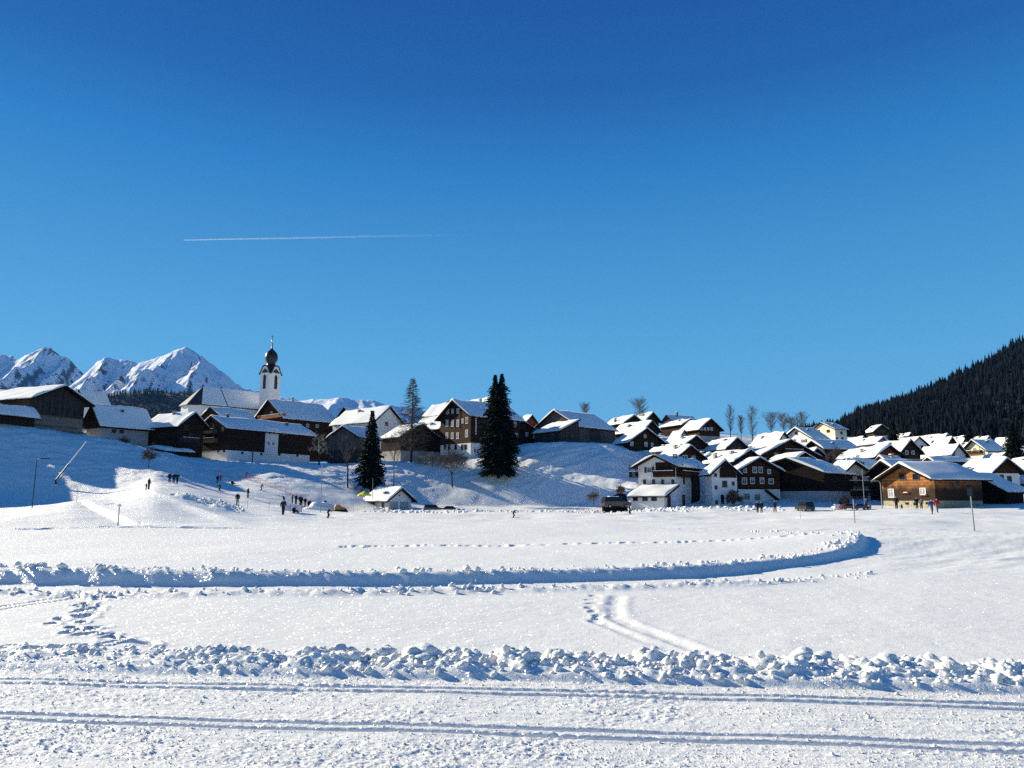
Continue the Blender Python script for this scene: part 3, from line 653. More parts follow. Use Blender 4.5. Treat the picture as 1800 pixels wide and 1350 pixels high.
        for i in range(na - 1):
            for j in range(nb - 1): fa.append((i * nb + j, i * nb + j + 1, (i + 1) * nb + j + 1, (i + 1) * nb + j))
        k = len(pts)
        for i, (a, z, t) in enumerate(line):
            for j in (0, nb - 1): pts.append(f(a, bs[j], z + 0.004))
        for i in range(na - 1):
            fa.append((i * nb, (i + 1) * nb, k + 2 * (i + 1), k + 2 * i)); fa.append((i * nb + nb - 1, k + 2 * i + 1, k + 2 * (i + 1) + 1, (i + 1) * nb + nb - 1))
        fa.append(tuple(range(0, nb)) + (k + 1, k)); e_ = (na - 1) * nb; fa.append(tuple(range(e_ + nb - 1, e_ - 1, -1)) + (k + 2 * (na - 1), k + 2 * (na - 1) + 1))
        mb = MB(); mb.add(pts, fa); mb.build('roof_snow', RSNOW, roof, smooth=True)
    # windows
    def wallframe(wl):
        if wl == 'R': return h.r, V3((h.r.y, -h.r.x, 0))
        return h.l, V3((-h.r.x, -h.r.y, 0))
    h.wf = wallframe
    def place(wl, px, py, off=0.0):
        v, n = wallframe(wl); q0 = P0 + n * off; u = (px - 900) / QK; t = (u * q0.y - q0.x) / (v.x - u * v.y); p = q0 + v * t
        return v * t + n * off + V3((0, 0, zof(p.y, py) - P0.z)), v, n
    h.place = place
    def window(wl, px, py, ww=0.9, hh=1.1, st='w'):
        c, v, n = place(wl, px, py, o_ if (low and zof(P0.y, py) - P0.z > zs) else 0.0)
        c = c + n * 0.004; up_ = V3((0, 0, 1)); fm = {'w': 'frame_white', 'p': 'frame_white', 's': 'frame_white'}.get(st, 'frame_brown'); t_ = 0.11
        mb = MB(); dp = 0.05
        for sx in (-1, 1): mb.box(c + v * sx * (ww / 2) + n * dp, v * t_ / 2, n * dp, up_ * (hh / 2 + t_ / 2))
        for sz in (-1, 1): mb.box(c + up_ * sz * (hh / 2) + n * dp, v * (ww / 2 - t_ / 2), n * dp, up_ * t_ / 2)
        if st != 'd':
            mb.box(c + n * 0.045, v * 0.03, n * 0.04, up_ * (hh / 2 - t_ / 2)); mb.box(c + n * 0.043 + up_ * hh * 0.18, v * (ww / 2 - t_ / 2), n * 0.035, up_ * 0.025)
        w_ = mb.build('window', fm, root)
        mb = MB(); mb.box(c + n * 0.012, v * (ww / 2 - 0.04), n * 0.012, up_ * (hh / 2 - 0.04)); mb.build('pane', 'glass_pale' if st == 'p' else 'glass_dark', w_)
        if st == 's':
            for sx in (-1, 1): mb = MB(); mb.box(c + v * sx * (ww / 2 + 0.33) + n * 0.03, v * 0.24, n * 0.025, up_ * (hh / 2 + 0.05)); mb.build('shutter', 'wood_darkgrey', w_)
        return w_
    h.window = window
    for wspec in wins: window(*wspec)
    if not chim and cat in ('house', 'chalet') and rnd.random() < 0.75: chim = [(rnd.choice((0.22, 0.32, 0.7)), rnd.uniform(0.25, 0.75), rnd.uniform(0.5, 1.0), rnd.choice(('metal_dark', 'stone', 'plaster_grey', 'metal_dark')))]
    if auto:                                             # a plain row or two in the gable: (rows, columns, style)
        rws, cls, st = auto
        for k in range(rws):
            for m in range(cls):
                a = Wd * (0.5 + (m - (cls - 1) / 2) * 0.62 / max(1, cls)); z = h.ze - 0.5 - 2.5 * k + (0.3 if k == 0 else 0)
                p = P0 + e1 * a; px = pxof(p.x, p.y); py = 0
                c = V3((0, 0, 0)); wl = g
                # window() wants a photo row: invert zof
                v_ = (P0.z + z - HC) / p.y; b_ = (v_ * cP - sP) / (cP + v_ * sP); py = 675 - b_ * F
                window(wl, px, py, 0.85, 1.0, st)
    # chimneys: (a fraction, b fraction, height above the ridge, material)
    for (fa_, fb_, hh, mt) in chim:
        a = Wd * fa_; b = Ln * fb_; zz = za - abs(a - Wd * rf) * (za - h.ze) / max(0.1, Wd * rf if a < Wd * rf else Wd * (1 - rf))
        mb = MB(); mb.box(f(a, b, zz + hh / 2 - 0.4), e1 * 0.32, e2 * 0.32, V3((0, 0, hh / 2 + 0.4))); c_ = mb.build('chimney', mt, roof)
        mb = MB(); mb.box(f(a, b, zz + hh + 0.32), e1 * 0.42, e2 * 0.42, V3((0, 0, 0.06)))
        for s1 in (-1, 1):
            for s2 in (-1, 1): mb.box(f(a, b, zz + hh + 0.13) + e1 * 0.24 * s1 + e2 * 0.24 * s2, e1 * 0.05, e2 * 0.05, V3((0, 0, 0.13)))
        mb.build('chimney_cap', 'metal_dark', c_)
        if snow:
            mb = MB(); mb.box(f(a, b, zz + hh + 0.46), e1 * 0.38, e2 * 0.38, V3((0, 0, 0.08))); mb.build('snow_cap', RSNOW, c_)
    # balconies: (wall, px0, px1, floor row, depth, material)
    for (wl, x0, x1, py, dep, mt) in balc:
        p0, v, n = place(wl, x0, py); p1, _, _ = place(wl, x1, py); ln = (p1 - p0).length; c = (p0 + p1) / 2; c.z = p0.z; vv = v * (1 if (p1 - p0).dot(v) > 0 else -1)
        up_ = V3((0, 0, 1)); mb = MB(); mb.box(c + n * (dep / 2 + .07), vv * (ln / 2), n * (dep / 2), up_ * 0.09)
        bl = mb.build('balcony', mt, root); mb = MB()
        mb.box(c + n * (dep + .03) + up_ * 0.98, vv * (ln / 2 + .03), n * 0.05, up_ * 0.05); mb.box(c + n * (dep + .03) + up_ * 0.2, vv * (ln / 2), n * 0.03, up_ * 0.05)
        k = max(3, int(ln / 0.22))
        for i in range(k): mb.box(c + n * (dep + .03) + vv * (ln * ((i + .5) / k - .5)) + up_ * 0.58, vv * 0.075, n * 0.02, up_ * 0.33)
        for sx in (-1, 1):
            mb.box(c + vv * (sx * (ln / 2 - .04)) + n * (dep / 2 + 0.05) + up_ * 0.55, vv * 0.03, n * (dep / 2 - 0.06), up_ * 0.42)
            mb.box(c + vv * (sx * (ln / 2 - .06)) + n * (dep - 0.05) + up_ * 1.2, vv * 0.06, n * 0.06, up_ * 1.1)
        mb.build('railing', mt, bl)
        mb = MB(); mb.box(c + n * (dep + .03) + up_ * 1.08, vv * (ln / 2), n * 0.07, up_ * 0.045); mb.build('snow_cap', RSNOW, bl)
    return h

# --- left hilltop
h = house('hay_barn', 'large grey gabled barn on the left hilltop with pale plank lower wall', None, 54, 133, 757, 697, 680, 160, 'R', 35, 'wood_darkgrey', 'plank_pale', 727, L=15, ov=(1.6, 1.6), cat='barn',
          wins=[('R', 71, 727.5, 0.9, 0.25, 'd'), ('R', 93, 729.5, 0.9, 0.25, 'd')])
mb = MB()
for k in range(8): a = h.W * (0.06 + 0.125 * k); mb.box(h.f(a, -0.10, (h.zs + h.ze) / 2 - 0.1), h.e1 * 0.02, h.e2 * 0.03, V3((0, 0, (h.ze - h.zs) / 2)))
mb.build('batten', 'wood_dark', h.root)
house('house', 'white walled house cut off by the left picture edge beside the grey barn', None, -30, 26, 726, 704, 689, 172, 'R', 42, 'plaster_white', L=12, wins=[('R', 6, 712, .9, .8, 'd')])
house('shed', 'low dark shed with blue shaded snow roof in front of the leftmost house', -24, -10, 46, 755, 723, 712, 150, 'L', 38, 'wood_dark', 'stone', 744, cat='shed')
house('farmhouse', 'long dark farmhouse with broad shaded roof right of the grey hilltop barn', 141, 178, 252, 770, 741, 713, 172, 'L', 30, 'wood_dark', 'plaster_grey', 752, ov=(1.2, 1.2),
      wins=[('R', 190, 758, 0.9, 0.7, 'd'), ('R', 204, 759, 0.9, 0.7, 'd')])
house('house', 'small white house with shaded roof peeping out behind the grey hilltop barn', 118, 150, 173, 728, 704, 687, 215, 'L', 34, 'plaster_white', ov=(1, 1))
h = house('chalet', 'dark chalet with bright sunlit roof left of the church choir', 250, 312, 350, 792, 745, 727, 178, 'R', 38, 'wood_dark', chim=[(0.4, 0.5, 0.9, 'metal_dark')],
      wins=[('R', 318, 752, 1.0, 1.1, 'd'), ('R', 327, 766, 1.0, 1.1, 'd')], balc=[('R', 308, 338, 776, 1.2, 'wood_darkgrey')], ov=(1.2, 1.2))
house('house', 'dark brown house with shaded roof directly below the church nave', 345, 390, 438, 768, 733, 717, 222, 'L', 34, 'wood_dark', ov=(1, 1), auto=(1, 3, 'w'))
h = house('chalet', 'big brown chalet with carved gable and chimney under the church tower', 444, 500, 581, 778, 733, 704, 236, 'L', 32, 'wood_brown', ov=(1.4, 1.5), chim=[(0.5, 0.42, 1.3, 'stone')],
      wins=[('L', 459, 729, 1, .9, 'd'), ('L', 470, 726, 1, .9, 's'), ('L', 482, 729, 1, .9, 'd'), ('L', 470, 748, 1, 1, 's'), ('R', 520, 747, .9, 1, 'd'), ('R', 535, 748, .9, 1, 'w'), ('R', 552, 749, .9, 1, 'w')], balc=[('L', 450, 496, 738, 1.1, 'wood_orange')])
h = house('farmhouse', 'long dark farmhouse with white lower wall and white stair panel beside the ski slope', 346, 398, 541, 812, 751, 733, 185, 'L', 36, 'wood_dark', 'plaster_white', 791, ov=(1.2, 1.4),
      chim=[(0.5, 0.13, 0.7, 'metal_dark'), (0.35, 0.8, 0.7, 'metal_dark')],
      wins=[('R', 421, 796, 0.55, 0.5, 'd'), ('R', 455, 798, 0.55, 0.5, 'd'), ('R', 487, 799, 0.55, 0.5, 'd'), ('R', 519, 801, 0.6, 0.4, 'd'), ('L', 384, 754, 1.1, 1.1, 'd'), ('L', 389, 793, .6, .4, 'd'), ('L', 379, 793, .6, .4, 'd'),
            ('R', 493, 761, .7, .8, 'p')], balc=[('L', 349, 375, 763, 1.3, 'wood_grey'), ('L', 347, 377, 779, 1.3, 'wood_grey')])
p0, v, n = h.place('R', 460, 794, 0.0); p1, _, _ = h.place('R', 483, 757, 0.0)
mb = MB(); c = (p0 + p1) / 2; mb.box(c + n * 0.08, v * ((p1 - p0).dot(v) / 2), n * 0.14, V3((0, 0, (p1.z - p0.z) / 2 + 0.5))); pn = mb.build('stair_panel', 'plaster_white', h.root)
for (px, py) in ((468, 759.5), (476, 760), (467, 779), (475.5, 779.5)):
    c, v, n = h.place('R', px, py, 0.222); mb = MB(); mb.box(c, v * 0.33, n * 0.02, V3((0, 0, 0.42))); mb.build('pane', 'glass_dark', pn)
mb = MB(); c, v, n = h.place('R', 440, 802, 0.06); mb.box(c, v * 0.10, n * 0.05, V3((0, 0, 1.6))); mb.build('drain_pipe', 'metal_dark', h.root)
house('shed', 'small dark roadside shed with thick snow roof left of the white based farmhouse', 287, 292, 333, 806, 794, 789, 172, 'L', 40, 'wood_dark', cat='shed', ov=(0.5, 0.5), snow=0.5)
house('house', 'white gabled house with dormers in its sunlit roof behind the lone larch', 580, 657, 703, 780, 739, 716, 215, 'R', 42, 'plaster_white', ov=(0.9, 0.9), wins=[('R', 676, 745, 1, 1.1, 'd')], chim=[(0.35, 0.6, 0.8, 'metal_dark')])
house('house', 'small brown gabled house on the skyline right of the church tower', 589, 620, 650, 755, 734, 717, 250, 'L', 40, 'wood_brown', ov=(0.9, 0.9))
house('barn', 'weathered grey brown barn with steep gable left of the dark spruce', 573, 630, 664, 812, 768, 751, 188, 'L', 50, 'wood_grey', 'wood_darkgrey', 790, ov=(0.7, 0.7), cat='barn')
house('house', 'brown house with snowy roof right behind the larch trunk', 668, 704, 771, 803, 767, 747, 196, 'R', 36, 'wood_dark', 'plaster_grey', 791, ov=(0.8, 0.8), wins=[('R', 716, 776, 1, 1, 'd'), ('R', 742, 776, 1, 1, 'd')])
house('house', 'white house with dormers in a sunlit roof left of the tall timber guesthouse', 726, 772, 806, 795, 752, 733, 214, 'R', 42, 'wood_dark', ov=(0.8, 0.8), chim=[(0.1, 0.4, 0.7, 'metal_dark'), (0.1, 0.7, 0.7, 'metal_dark')])
house('house', 'upper house with bright snow roof on the skyline left of the tall timber guesthouse', 745, 778, 806, 765, 727, 710, 238, 'R', 42, 'wood_dark', ov=(0.9, 0.9), chim=[(0.35, 0.05, 1.6, 'plaster_cream')])
h = house('guesthouse', 'tall four storey timber guesthouse with white stone ground floor beside the double topped spruce', 773, 827, 913, 811, 729, 705.5, 188, 'L', 40, 'wood_brown', 'plaster_white', 778, ov=(1.1, 1.3),
      chim=[(0.6, 0.02, 0.7, 'metal_dark'), (0.5, 0.85, 0.8, 'metal_dark')],
      wins=[('L', 785, 723.5, .9, 1.3, 'p'), ('L', 794, 723, .7, 1.1, 'p'), ('L', 803.5, 722.5, .9, 1.3, 'p')] + [('L', x, 744, .9, 1.7, 'p') for x in (784.5, 794, 803.5)] + [('L', x, 766, .9, 1.5, 'p') for x in (784.5, 794, 803.5)] +
           [('L', 812, 740, .7, 1.1, 'w'), ('L', 819.5, 739, 1, 1.6, 'w'), ('L', 819.5, 762, 1, 1.8, 'p')] + [('L', x, 786, .8, 1.3, 'd') for x in (781, 788.5, 800, 811.5, 817.5)] +
           [('R', 834, 792, .8, 1.0, 'w'), ('R', 905, 746, .8, 1.4, 'p'), ('R', 908, 766, .8, 1.4, 'p')])
c, v, n = h.place('R', 835.5, 747, 0.10); mb = MB(); mb.box(c, v * 0.32, n * 0.03, V3((0, 0, 2.5))); mb.build('sign_board', 'metal_dark', h.root)
mb = MB()
for k in range(9): mb.box(c + n * 0.045 + V3((0, 0, 2.2 - 0.55 * k)), v * 0.2, n * 0.012, V3((0, 0, 0.2)))
mb.build('sign_lettering', 'frame_white', h.root)
mb = MB()
for x in (791, 799, 808): c, v, n = h.place('L', x, 733, 0.08); mb.box(c, v * 0.12, n * 0.06, V3((0, 0, 3.0)))
mb.build('timber_post', 'wood_dark', h.root)
house('house', 'far house with flat bright roof on the skyline behind the guesthouse', 812, 848, 882, 745, 713, 700.5, 240, 'R', 40, 'wood_dark', ov=(0.9, 0.9), chim=[(0.1, 0.2, 1.5, 'metal_dark')])
house('house', 'dark house with two lit windows right of the double topped spruce', 880, 891, 945, 778, 757, 741, 203, 'R', 24, 'wood_dark', ov=(0.8, 0.8), wins=[('R', 926.5, 764, .7, 1.1, 'p'), ('R', 940, 768, .9, .8, 'p')], L=9)
house('barn', 'small dark red gabled barn on the skyline left of the great barn', 914, 922, 946, 762, 745, 730.5, 228, 'R', 34, 'wood_red', ov=(0.7, 0.7), cat='barn')
h = house('great_barn', 'great grey board barn with long shaded roof on top of the central bank', 938, 1018, 1084, 779, 750, 723, 200, 'L', 50, 'wood_grey', ov=(0.7, 0.8), cat='barn')
mb = MB(); c, v, n = h.place('R', 1048, 765, 0.05)
mb.box(c, v * 2.3, n * 0.04, V3((0, 0, 1.7))); dr = mb.build('barn_door', 'wood_darkgrey', h.root)
house('barn', 'lean to barn wing with sunlit single slope roof in front of the great barn', 940, 985, 1019, 779, 757, 738, 193, 'R', 40, 'wood_darkgrey', ov=(0.7, 0.5), mono=True, cat='barn', wins=[('R', 992, 765, .5, .7, 'd'), ('R', 1007, 766, .5, .7, 'd')])

# --- village right of the bank
house('house', 'black timber house with three white windows and bright roof on the bank edge', 1085, 1106, 1167, 790, 776, 755, 190, 'R', 30, 'wood_dark', ov=(0.9, 0.9), wins=[('R', 1113, 780, .8, 1, 'p'), ('R', 1138, 781, .8, 1, 'p'), ('R', 1149, 782, .5, .9, 'p'), ('R', 1137, 767, .6, .7, 'w')])
house('house', 'dark house with long snow roof just above the black three window house', 1084, 1132, 1160, 782, 755, 741.5, 215, 'R', 40, 'wood_dark', ov=(0.9, 0.9), chim=[(0.2, 0.6, 0.8, 'metal_dark')])
house('house', 'low dark gabled house near the skyline below the round bare tree', 1070, 1097, 1133, 768, 743, 731.5, 240, 'R', 36, 'wood_dark', ov=(0.9, 0.9), chim=[(0.0, 0.5, 1.4, 'metal_dark')])
house('house', 'highest dark gabled house right under the round bare tree', 1118, 1136, 1162, 765, 738, 726, 264, 'R', 36, 'wood_dark', ov=(0.9, 0.9))
house('house', 'dark house with sunlit roof left of the wide brown skyline chalet', 1165, 1200, 1232, 772, 746, 738, 250, 'R', 40, 'wood_dark', ov=(0.9, 0.9))
house('house', 'skyline house with dark bare roof and small chimney above the wide brown chalet', 1170, 1184, 1229, 758, 739, 730, 290, 'L', 36, 'wood_dark', ov=(0.9, 0.9), snow=0.1, chim=[(0.4, 0.35, 1.5, 'metal_dark')])
house('chalet', 'wide brown chalet with four window row and bright roof on the right skyline', 1203, 1230, 1270, 776, 753, 737.5, 235, 'R', 36, 'wood_brown', 'plaster_grey', 766, ov=(1.0, 1.2), wins=[('R', x, 754, .7, .9, 'p') for x in (1238, 1244, 1250, 1256)])
house('house', 'dark gabled house with white chimney and bright roof in the middle of the village', 1164, 1202, 1246, 800, 783, 768, 196, 'R', 36, 'wood_dark', 'plaster_grey', 789, ov=(0.9, 0.9), chim=[(0.3, 0.35, 0.9, 'plaster_white')])
house('house', 'grey gabled house with broad sunlit roof in the village centre', 1242, 1277, 1316, 802, 787, 771.5, 190, 'R', 36, 'wood_darkgrey', ov=(0.9, 0.9), auto=(1, 2, 'd'))
house('chalet', 'low house with flat snow roof over a band of orange timber windows', 1148, 1190, 1207, 808, 791, 785.5, 176, 'R', 40, 'wood_orange', ov=(0.5, 0.5), snow=0.5, wins=[('L', 1153, 793, .8, .7, 'w'), ('L', 1163, 793, .8, .7, 'w'), ('L', 1173, 793, .8, .7, 'w')])
house('house', 'brown gabled house directly behind the white garage house', 1160, 1190, 1237, 818, 803, 785.5, 163, 'R', 34, 'wood_brown', ov=(0.9, 0.9), auto=(1, 2, 'w'))
house('house', 'dark house with wide bright roof and tall chimney behind the arcade house', 1240, 1292, 1345, 840, 810, 793, 162, 'R', 38, 'wood_dark', ov=(0.9, 0.9), chim=[(0.1, 0.7, 1.2, 'stone'), (0.25, 0.3, 0.8, 'metal_dark')])
h = house('white_house', 'white house with wooden balcony and low garage at the snow field edge', 1123, 1189, 1250, 890, 818, 802, 140, 'L', 70, 'plaster_white', ov=(1.1, 1.2), chim=[(0.35, 0.35, 0.8, 'metal_dark'), (0.35, 0.62, 0.8, 'metal_dark')],
      wins=[('L', 1143, 826, .85, .95, 's')] + [('L', x, 847, .45, .75, 'd') for x in (1134, 1150, 1166, 1184)] + [('R', 1245, 835, .4, .5, 'd'), ('R', 1245, 858, .4, .5, 'd'), ('R', 1203, 844, .7, 1.5, 'd')],
      balc=[('L', 1153, 1189, 838, 1.1, 'wood_brown'), ('R', 1193, 1222, 837, 1.0, 'wood_brown'), ('L', 1112, 1124, 839, 1.4, 'wood_dark')])
for (x0, x1, y0, y1, wl, mt, off, nm) in ((1154, 1189, 836, 812, 'L', 'wood_dark', 0.06, 'timber_panel'), (1190, 1230, 838, 822, 'R', 'wood_brown', 0.06, 'timber_panel'), (1216, 1231, 876, 838, 'R', 'wood_brown', 0.05, 'timber_panel'), (1215, 1230, 889, 876, 'R', 'wood_black', 0.04, 'garage_opening')):
    a, v, n = h.place(wl, x0, y0); b, _, _ = h.place(wl, x1, y1); mb = MB(); c = (a + b) / 2; c.z = (a.z + b.z) / 2
    mb.box(c + n * off / 2, v * abs((b - a).dot(v)) / 2, n * off / 2, V3((0, 0, abs(b.z - a.z) / 2))); mb.build(nm, mt, h.root)
c, v, n = h.place('R', 1202, 880, 0.05); mb = MB(); mb.box(c, v * 0.7, n * 0.04, V3((0, 0, 1.1))); mb.build('door', 'wood_red', h.root)
g_ = house('garage', 'white garage annex with sloping snow roof and three small windows', 1109, 1168, 1190, 892, 873, 854, 134, 'R', 66, 'plaster_white', ov=(0.5, 0.5), mono=True, cat='garage', snow=0.3, wins=[('L', x, 877.5, .9, .55, 'd') for x in (1117, 1134, 1150)])
c, v, n = g_.place('R', 1176, 881, 0.03); mb = MB(); mb.box(c, v * 0.75, n * 0.03, V3((0, 0, 1.05))); mb.build('door', 'wood_red', g_.root)
h = house('arcade_house', 'narrow white house with three arched doorways and dark gable', 1240, 1253, 1297, 888, 831, 812, 139, 'R', 22, 'plaster_white', ov=(0.8, 1.0),
      wins=[('R', 1275, 851, .8, 1.1, 'd'), ('R', 1259.5, 835, .4, .55, 'd'), ('R', 1259.5, 857, .4, .6, 'd'), ('R', 1259.5, 883, .4, .6, 'd'), ('R', 1290, 850, .4, .6, 'd'), ('L', 1246, 835, .5, .6, 'd')])
for px in (1270, 1280, 1288.5):
    c, v, n = h.place('R', px, 876, 0.02); mb = MB(); prof = [(-.33, -1.0), (.33, -1.0), (.33, .35), (.24, .62), (0, .75), (-.24, .62), (-.33, .35)]
    poly_prism(mb, prof, lambda a, b, z: c + v * a + n * b + V3((0, 0, z)), 0.0, 0.03); mb.build('arched_door', 'glass_dark', h.root)
mb = MB(); fa = lambda a, b, z: h.e1 * a + h.e2 * b + V3((0, 0, z)); zt = h.ze - 0.9
poly_prism(mb, [(h.W * .32, zt), (h.W * .98, zt), (h.W * .98, h.ze), (h.W * .5, h.za - 0.05), (h.W * .32, h.ze + .55)], fa, -0.10, -0.004); mb.build('timber_gable', 'wood_dark', h.root)
h = house('chalet', 'brown chalet with white framed windows and white ground floor facing the field', 1285, 1298, 1372, 886, 828, 807, 143, 'R', 26, 'wood_brown', 'plaster_white', 860, ov=(0.9, 1.2),
      wins=[('R', 1312, 827, .6, .8, 'w'), ('R', 1329, 826, .75, 1.1, 'w'), ('R', 1339.5, 826, .75, 1.1, 'w'), ('R', 1354.5, 829, .6, .8, 'w'), ('R', 1310, 845.5, .95, 1.15, 'w'), ('R', 1324, 845, .8, 1.1, 'w'), ('R', 1341, 845, .8, 1.1, 'w'), ('R', 1357, 846, .95, .95, 'w'),
            ('R', 1313, 873, 1.2, 1.2, 'w'), ('R', 1331.5, 874, 1.2, 1.2, 'w')])
c0, v, n = h.place('R', 1345, 862, 0.15); c1, _, _ = h.place('R', 1367, 880, 0.15); mb = MB(); dv = (c1 - c0)
mb.box((c0 + c1) / 2 + n * 0.5, dv / 2, n * 0.5, V3((0, 0, 0.14))); mb.build('stair_roof', 'roof_wood', h.root)
house('barn', 'huge black barn with stone base and lopsided roof in the village front row', 1366, 1451, None, 882, (814, 831), 807, 140, 'L', 68, 'wood_black', 'plaster_grey', 863, L=14, rf=0.28, ov=(0.7, 0.9), cat='barn')
house('house', 'dark gabled house with bright roof right behind the huge black barn', 1333, 1372, 1458, 862, 824, 798, 160, 'R', 36, 'wood_dark', ov=(0.9, 0.9), chim=[(0.15, 0.3, 0.7, 'plaster_white')], wins=[('R', 1440, 828, .8, .9, 'w')])
house('chalet', 'large dark brown chalet with long bright roof above the black barn', 1286, 1338, 1440, 838, 800, 775, 184, 'R', 38, 'wood_brown', ov=(1.1, 1.3), wins=[('R', 1368, 800, .8, .9, 'w'), ('R', 1400, 800, .8, .9, 'w')], balc=[('R', 1380, 1412, 797, 1.2, 'wood_red')])
house('house', 'pale blue white house with dark roof edge on the skyline below the wooded hill', 1381, 1430, 1462, 805, 770, 753.5, 237, 'L', 50, 'plaster_white', ov=(0.9, 0.9), wins=[('L', 1407, 762, .8, .8, 'd'), ('L', 1400, 775, 1, .9, 's'), ('L', 1420, 775, 1, .9, 's')])
house('house', 'white gabled house with steep bright roof left of the pale blue skyline house', 1330, 1367, 1394, 803, 777, 761, 212, 'R', 38, 'plaster_white', ov=(0.9, 0.9), auto=(1, 1, 'd'))
house('house', 'cream villa with grey roof standing highest under the wooded hill', 1432, 1469, 1496, 776, 754, 743.5, 285, 'L', 46, 'plaster_cream', 'plaster_white', 766, ov=(0.9, 0.9), snow=0.25, wins=[('L', 1447, 758, 1.1, .8, 'd'), ('L', 1464, 758, 1.5, 1, 'd'), ('R', 1487, 761, 1.1, .9, 'd'), ('R', 1478, 771, .9, 1, 'd'), ('R', 1488, 771, .9, 1, 'd'), ('L', 1436, 759, .9, .8, 'd')])
house('chalet', 'brown chalet with long streaked roof below the cream villa', 1420, 1452, 1513, 828, 788, 776, 212, 'L', 40, 'wood_brown', ov=(1.0, 1.0), wins=[('R', 1470, 797, .8, .9, 'd'), ('R', 1490, 797, .8, .9, 'd')])
house('chalet', 'red brown house with the widest bright roof right of the village centre', 1482, 1540, 1590, 832, 801, 785, 188, 'R', 38, 'wood_red', ov=(1.1, 1.2), chim=[(0.2, 0.5, 0.8, 'stone')], auto=(1, 2, 'd'))
house('house', 'brown house with bright roof stepped up behind the widest roofed house', 1537, 1584, 1624, 825, 794, 775, 207, 'R', 38, 'wood_brown', 'plaster_grey', 806, ov=(0.9, 1.0), auto=(1, 2, 'w'))
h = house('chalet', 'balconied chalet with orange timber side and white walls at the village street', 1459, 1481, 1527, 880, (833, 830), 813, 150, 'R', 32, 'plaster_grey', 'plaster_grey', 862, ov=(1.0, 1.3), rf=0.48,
      wins=[('R', 1494, 842, 1, 1.2, 'd'), ('R', 1514, 842, 1, 1.2, 'd'), ('R', 1494, 862, 1, 1.2, 'd'), ('R', 1512, 862, 1, 1.2, 'd'), ('L', 1470, 857, .9, .9, 'd'), ('L', 1470, 840, .9, .7, 'w')], balc=[('R', 1482, 1530, 854, 1.3, 'wood_dark'), ('R', 1482, 1530, 871, 1.3, 'wood_dark')])
a, v, n = h.place('L', 1460, 849); b, _, _ = h.place('L', 1480.5, 835); mb = MB(); c = (a + b) / 2; mb.box(c + n * 0.11, v * abs((b - a).dot(v)) / 2, n * 0.04, V3((0, 0, abs(a.z - b.z) / 2))); mb.build('timber_cladding', 'wood_orange', h.root)
a, v, n = h.place('L', 1460, 864); b, _, _ = h.place('L', 1480.5, 849.3); mb = MB(); c = (a + b) / 2; mb.box(c + n * 0.11, v * abs((b - a).dot(v)) / 2, n * 0.03, V3((0, 0, abs(a.z - b.z) / 2))); mb.build('plaster_panel', 'plaster_cream', h.root)
house('house', 'house with shaded streaked roof joined behind the balconied chalet', 1494, 1505, 1548, 872, 829, 811.5, 158, 'L', 40, 'wood_dark', ov=(0.9, 0.9))
house('barn', 'black gabled barn between the balconied chalet and the weathered timber house', 1531, 1588, 1628, 885, 831, 812, 138, 'L', 50, 'wood_black', ov=(0.7, 0.9), cat='barn')
house('house', 'white gabled house with shaded roof behind the black gabled barn', 1541, 1566, 1596, 838, 815, 803.5, 164, 'L', 44, 'plaster_white', ov=(0.7, 0.7))
# weathered timber: sheltered orange under the eaves, greyed further down
def weathered(name, z0, z1, boards):
    m = mat(name, (0.36, 0.15, 0.05), 0.8, 0.35, 3, spec=0.08, boards=(boards, 0.25)); t = m.node_tree; b = t.nodes['Principled BSDF']; src = b.inputs['Base Color'].links[0].from_socket
    tc = t.nodes.new('ShaderNodeTexCoord'); sp = t.nodes.new('ShaderNodeSeparateXYZ'); t.links.new(tc.outputs['Object'], sp.inputs[0])
    nz = t.nodes.new('ShaderNodeTexNoise'); nz.inputs['Scale'].default_value = 0.7; nz.inputs['Detail'].default_value = 5; t.links.new(tc.outputs['Object'], nz.inputs['Vector'])
    ma = t.nodes.new('ShaderNodeMath'); ma.operation = 'MULTIPLY_ADD'; ma.inputs[1].default_value = 3.2; t.links.new(nz.outputs['Fac'], ma.inputs[0]); t.links.new(sp.outputs['Z'], ma.inputs[2])
    mr = t.nodes.new('ShaderNodeMapRange'); mr.inputs['From Min'].default_value = z0 + 1.6; mr.inputs['From Max'].default_value = z1 + 1.6; t.links.new(ma.outputs[0], mr.inputs[0])
    mx = t.nodes.new('ShaderNodeMix'); mx.data_type = 'RGBA'; mx.inputs[6].default_value = (0.038, 0.024, 0.016, 1); t.links.new(mr.outputs[0], mx.inputs[0]); t.links.new(src, mx.inputs[7]); t.links.new(mx.outputs[2], b.inputs['Base Color']); return m
weathered('wood_weathered', 2.9, 5.0, 'z')
h = house('timber_house', 'weathered orange brown timber house with rubble stone base at the right field edge', 1553, 1646, 1727, 894, 841, 817, 120, 'L', 46, 'wood_weathered', 'stone', 880, ov=(1.0, 1.5), snow=0.34,
      wins=[('L', 1590, 838, 1.3, 1.0, 'd'), ('L', 1614, 838, 1.3, 1.0, 'd'), ('L', 1568, 867, 1.2, 1.4, 'p'), ('L', 1624, 864, 1.1, 1.1, 'p'), ('R', 1675, 853, .6, .9, 'd'), ('R', 1686, 848, .5, .8, 'd'), ('R', 1706, 864, 1.3, 1.3, 'd')])
for px, py in ((1593, 867), (1624, 871)):
    c, v, n = h.place('L', px, py, 0.2); mb = MB(); mb.box(c, v * 0.75, n * 0.12, V3((0, 0, 0.10))); fb = mb.build('flower_box', 'wood_red', h.root); mb = MB(); mb.box(c + V3((0, 0, .15)), v * 0.4, n * 0.1, V3((0, 0, 0.05))); mb.build('snow_cap', RSNOW, fb)
mb = MB()
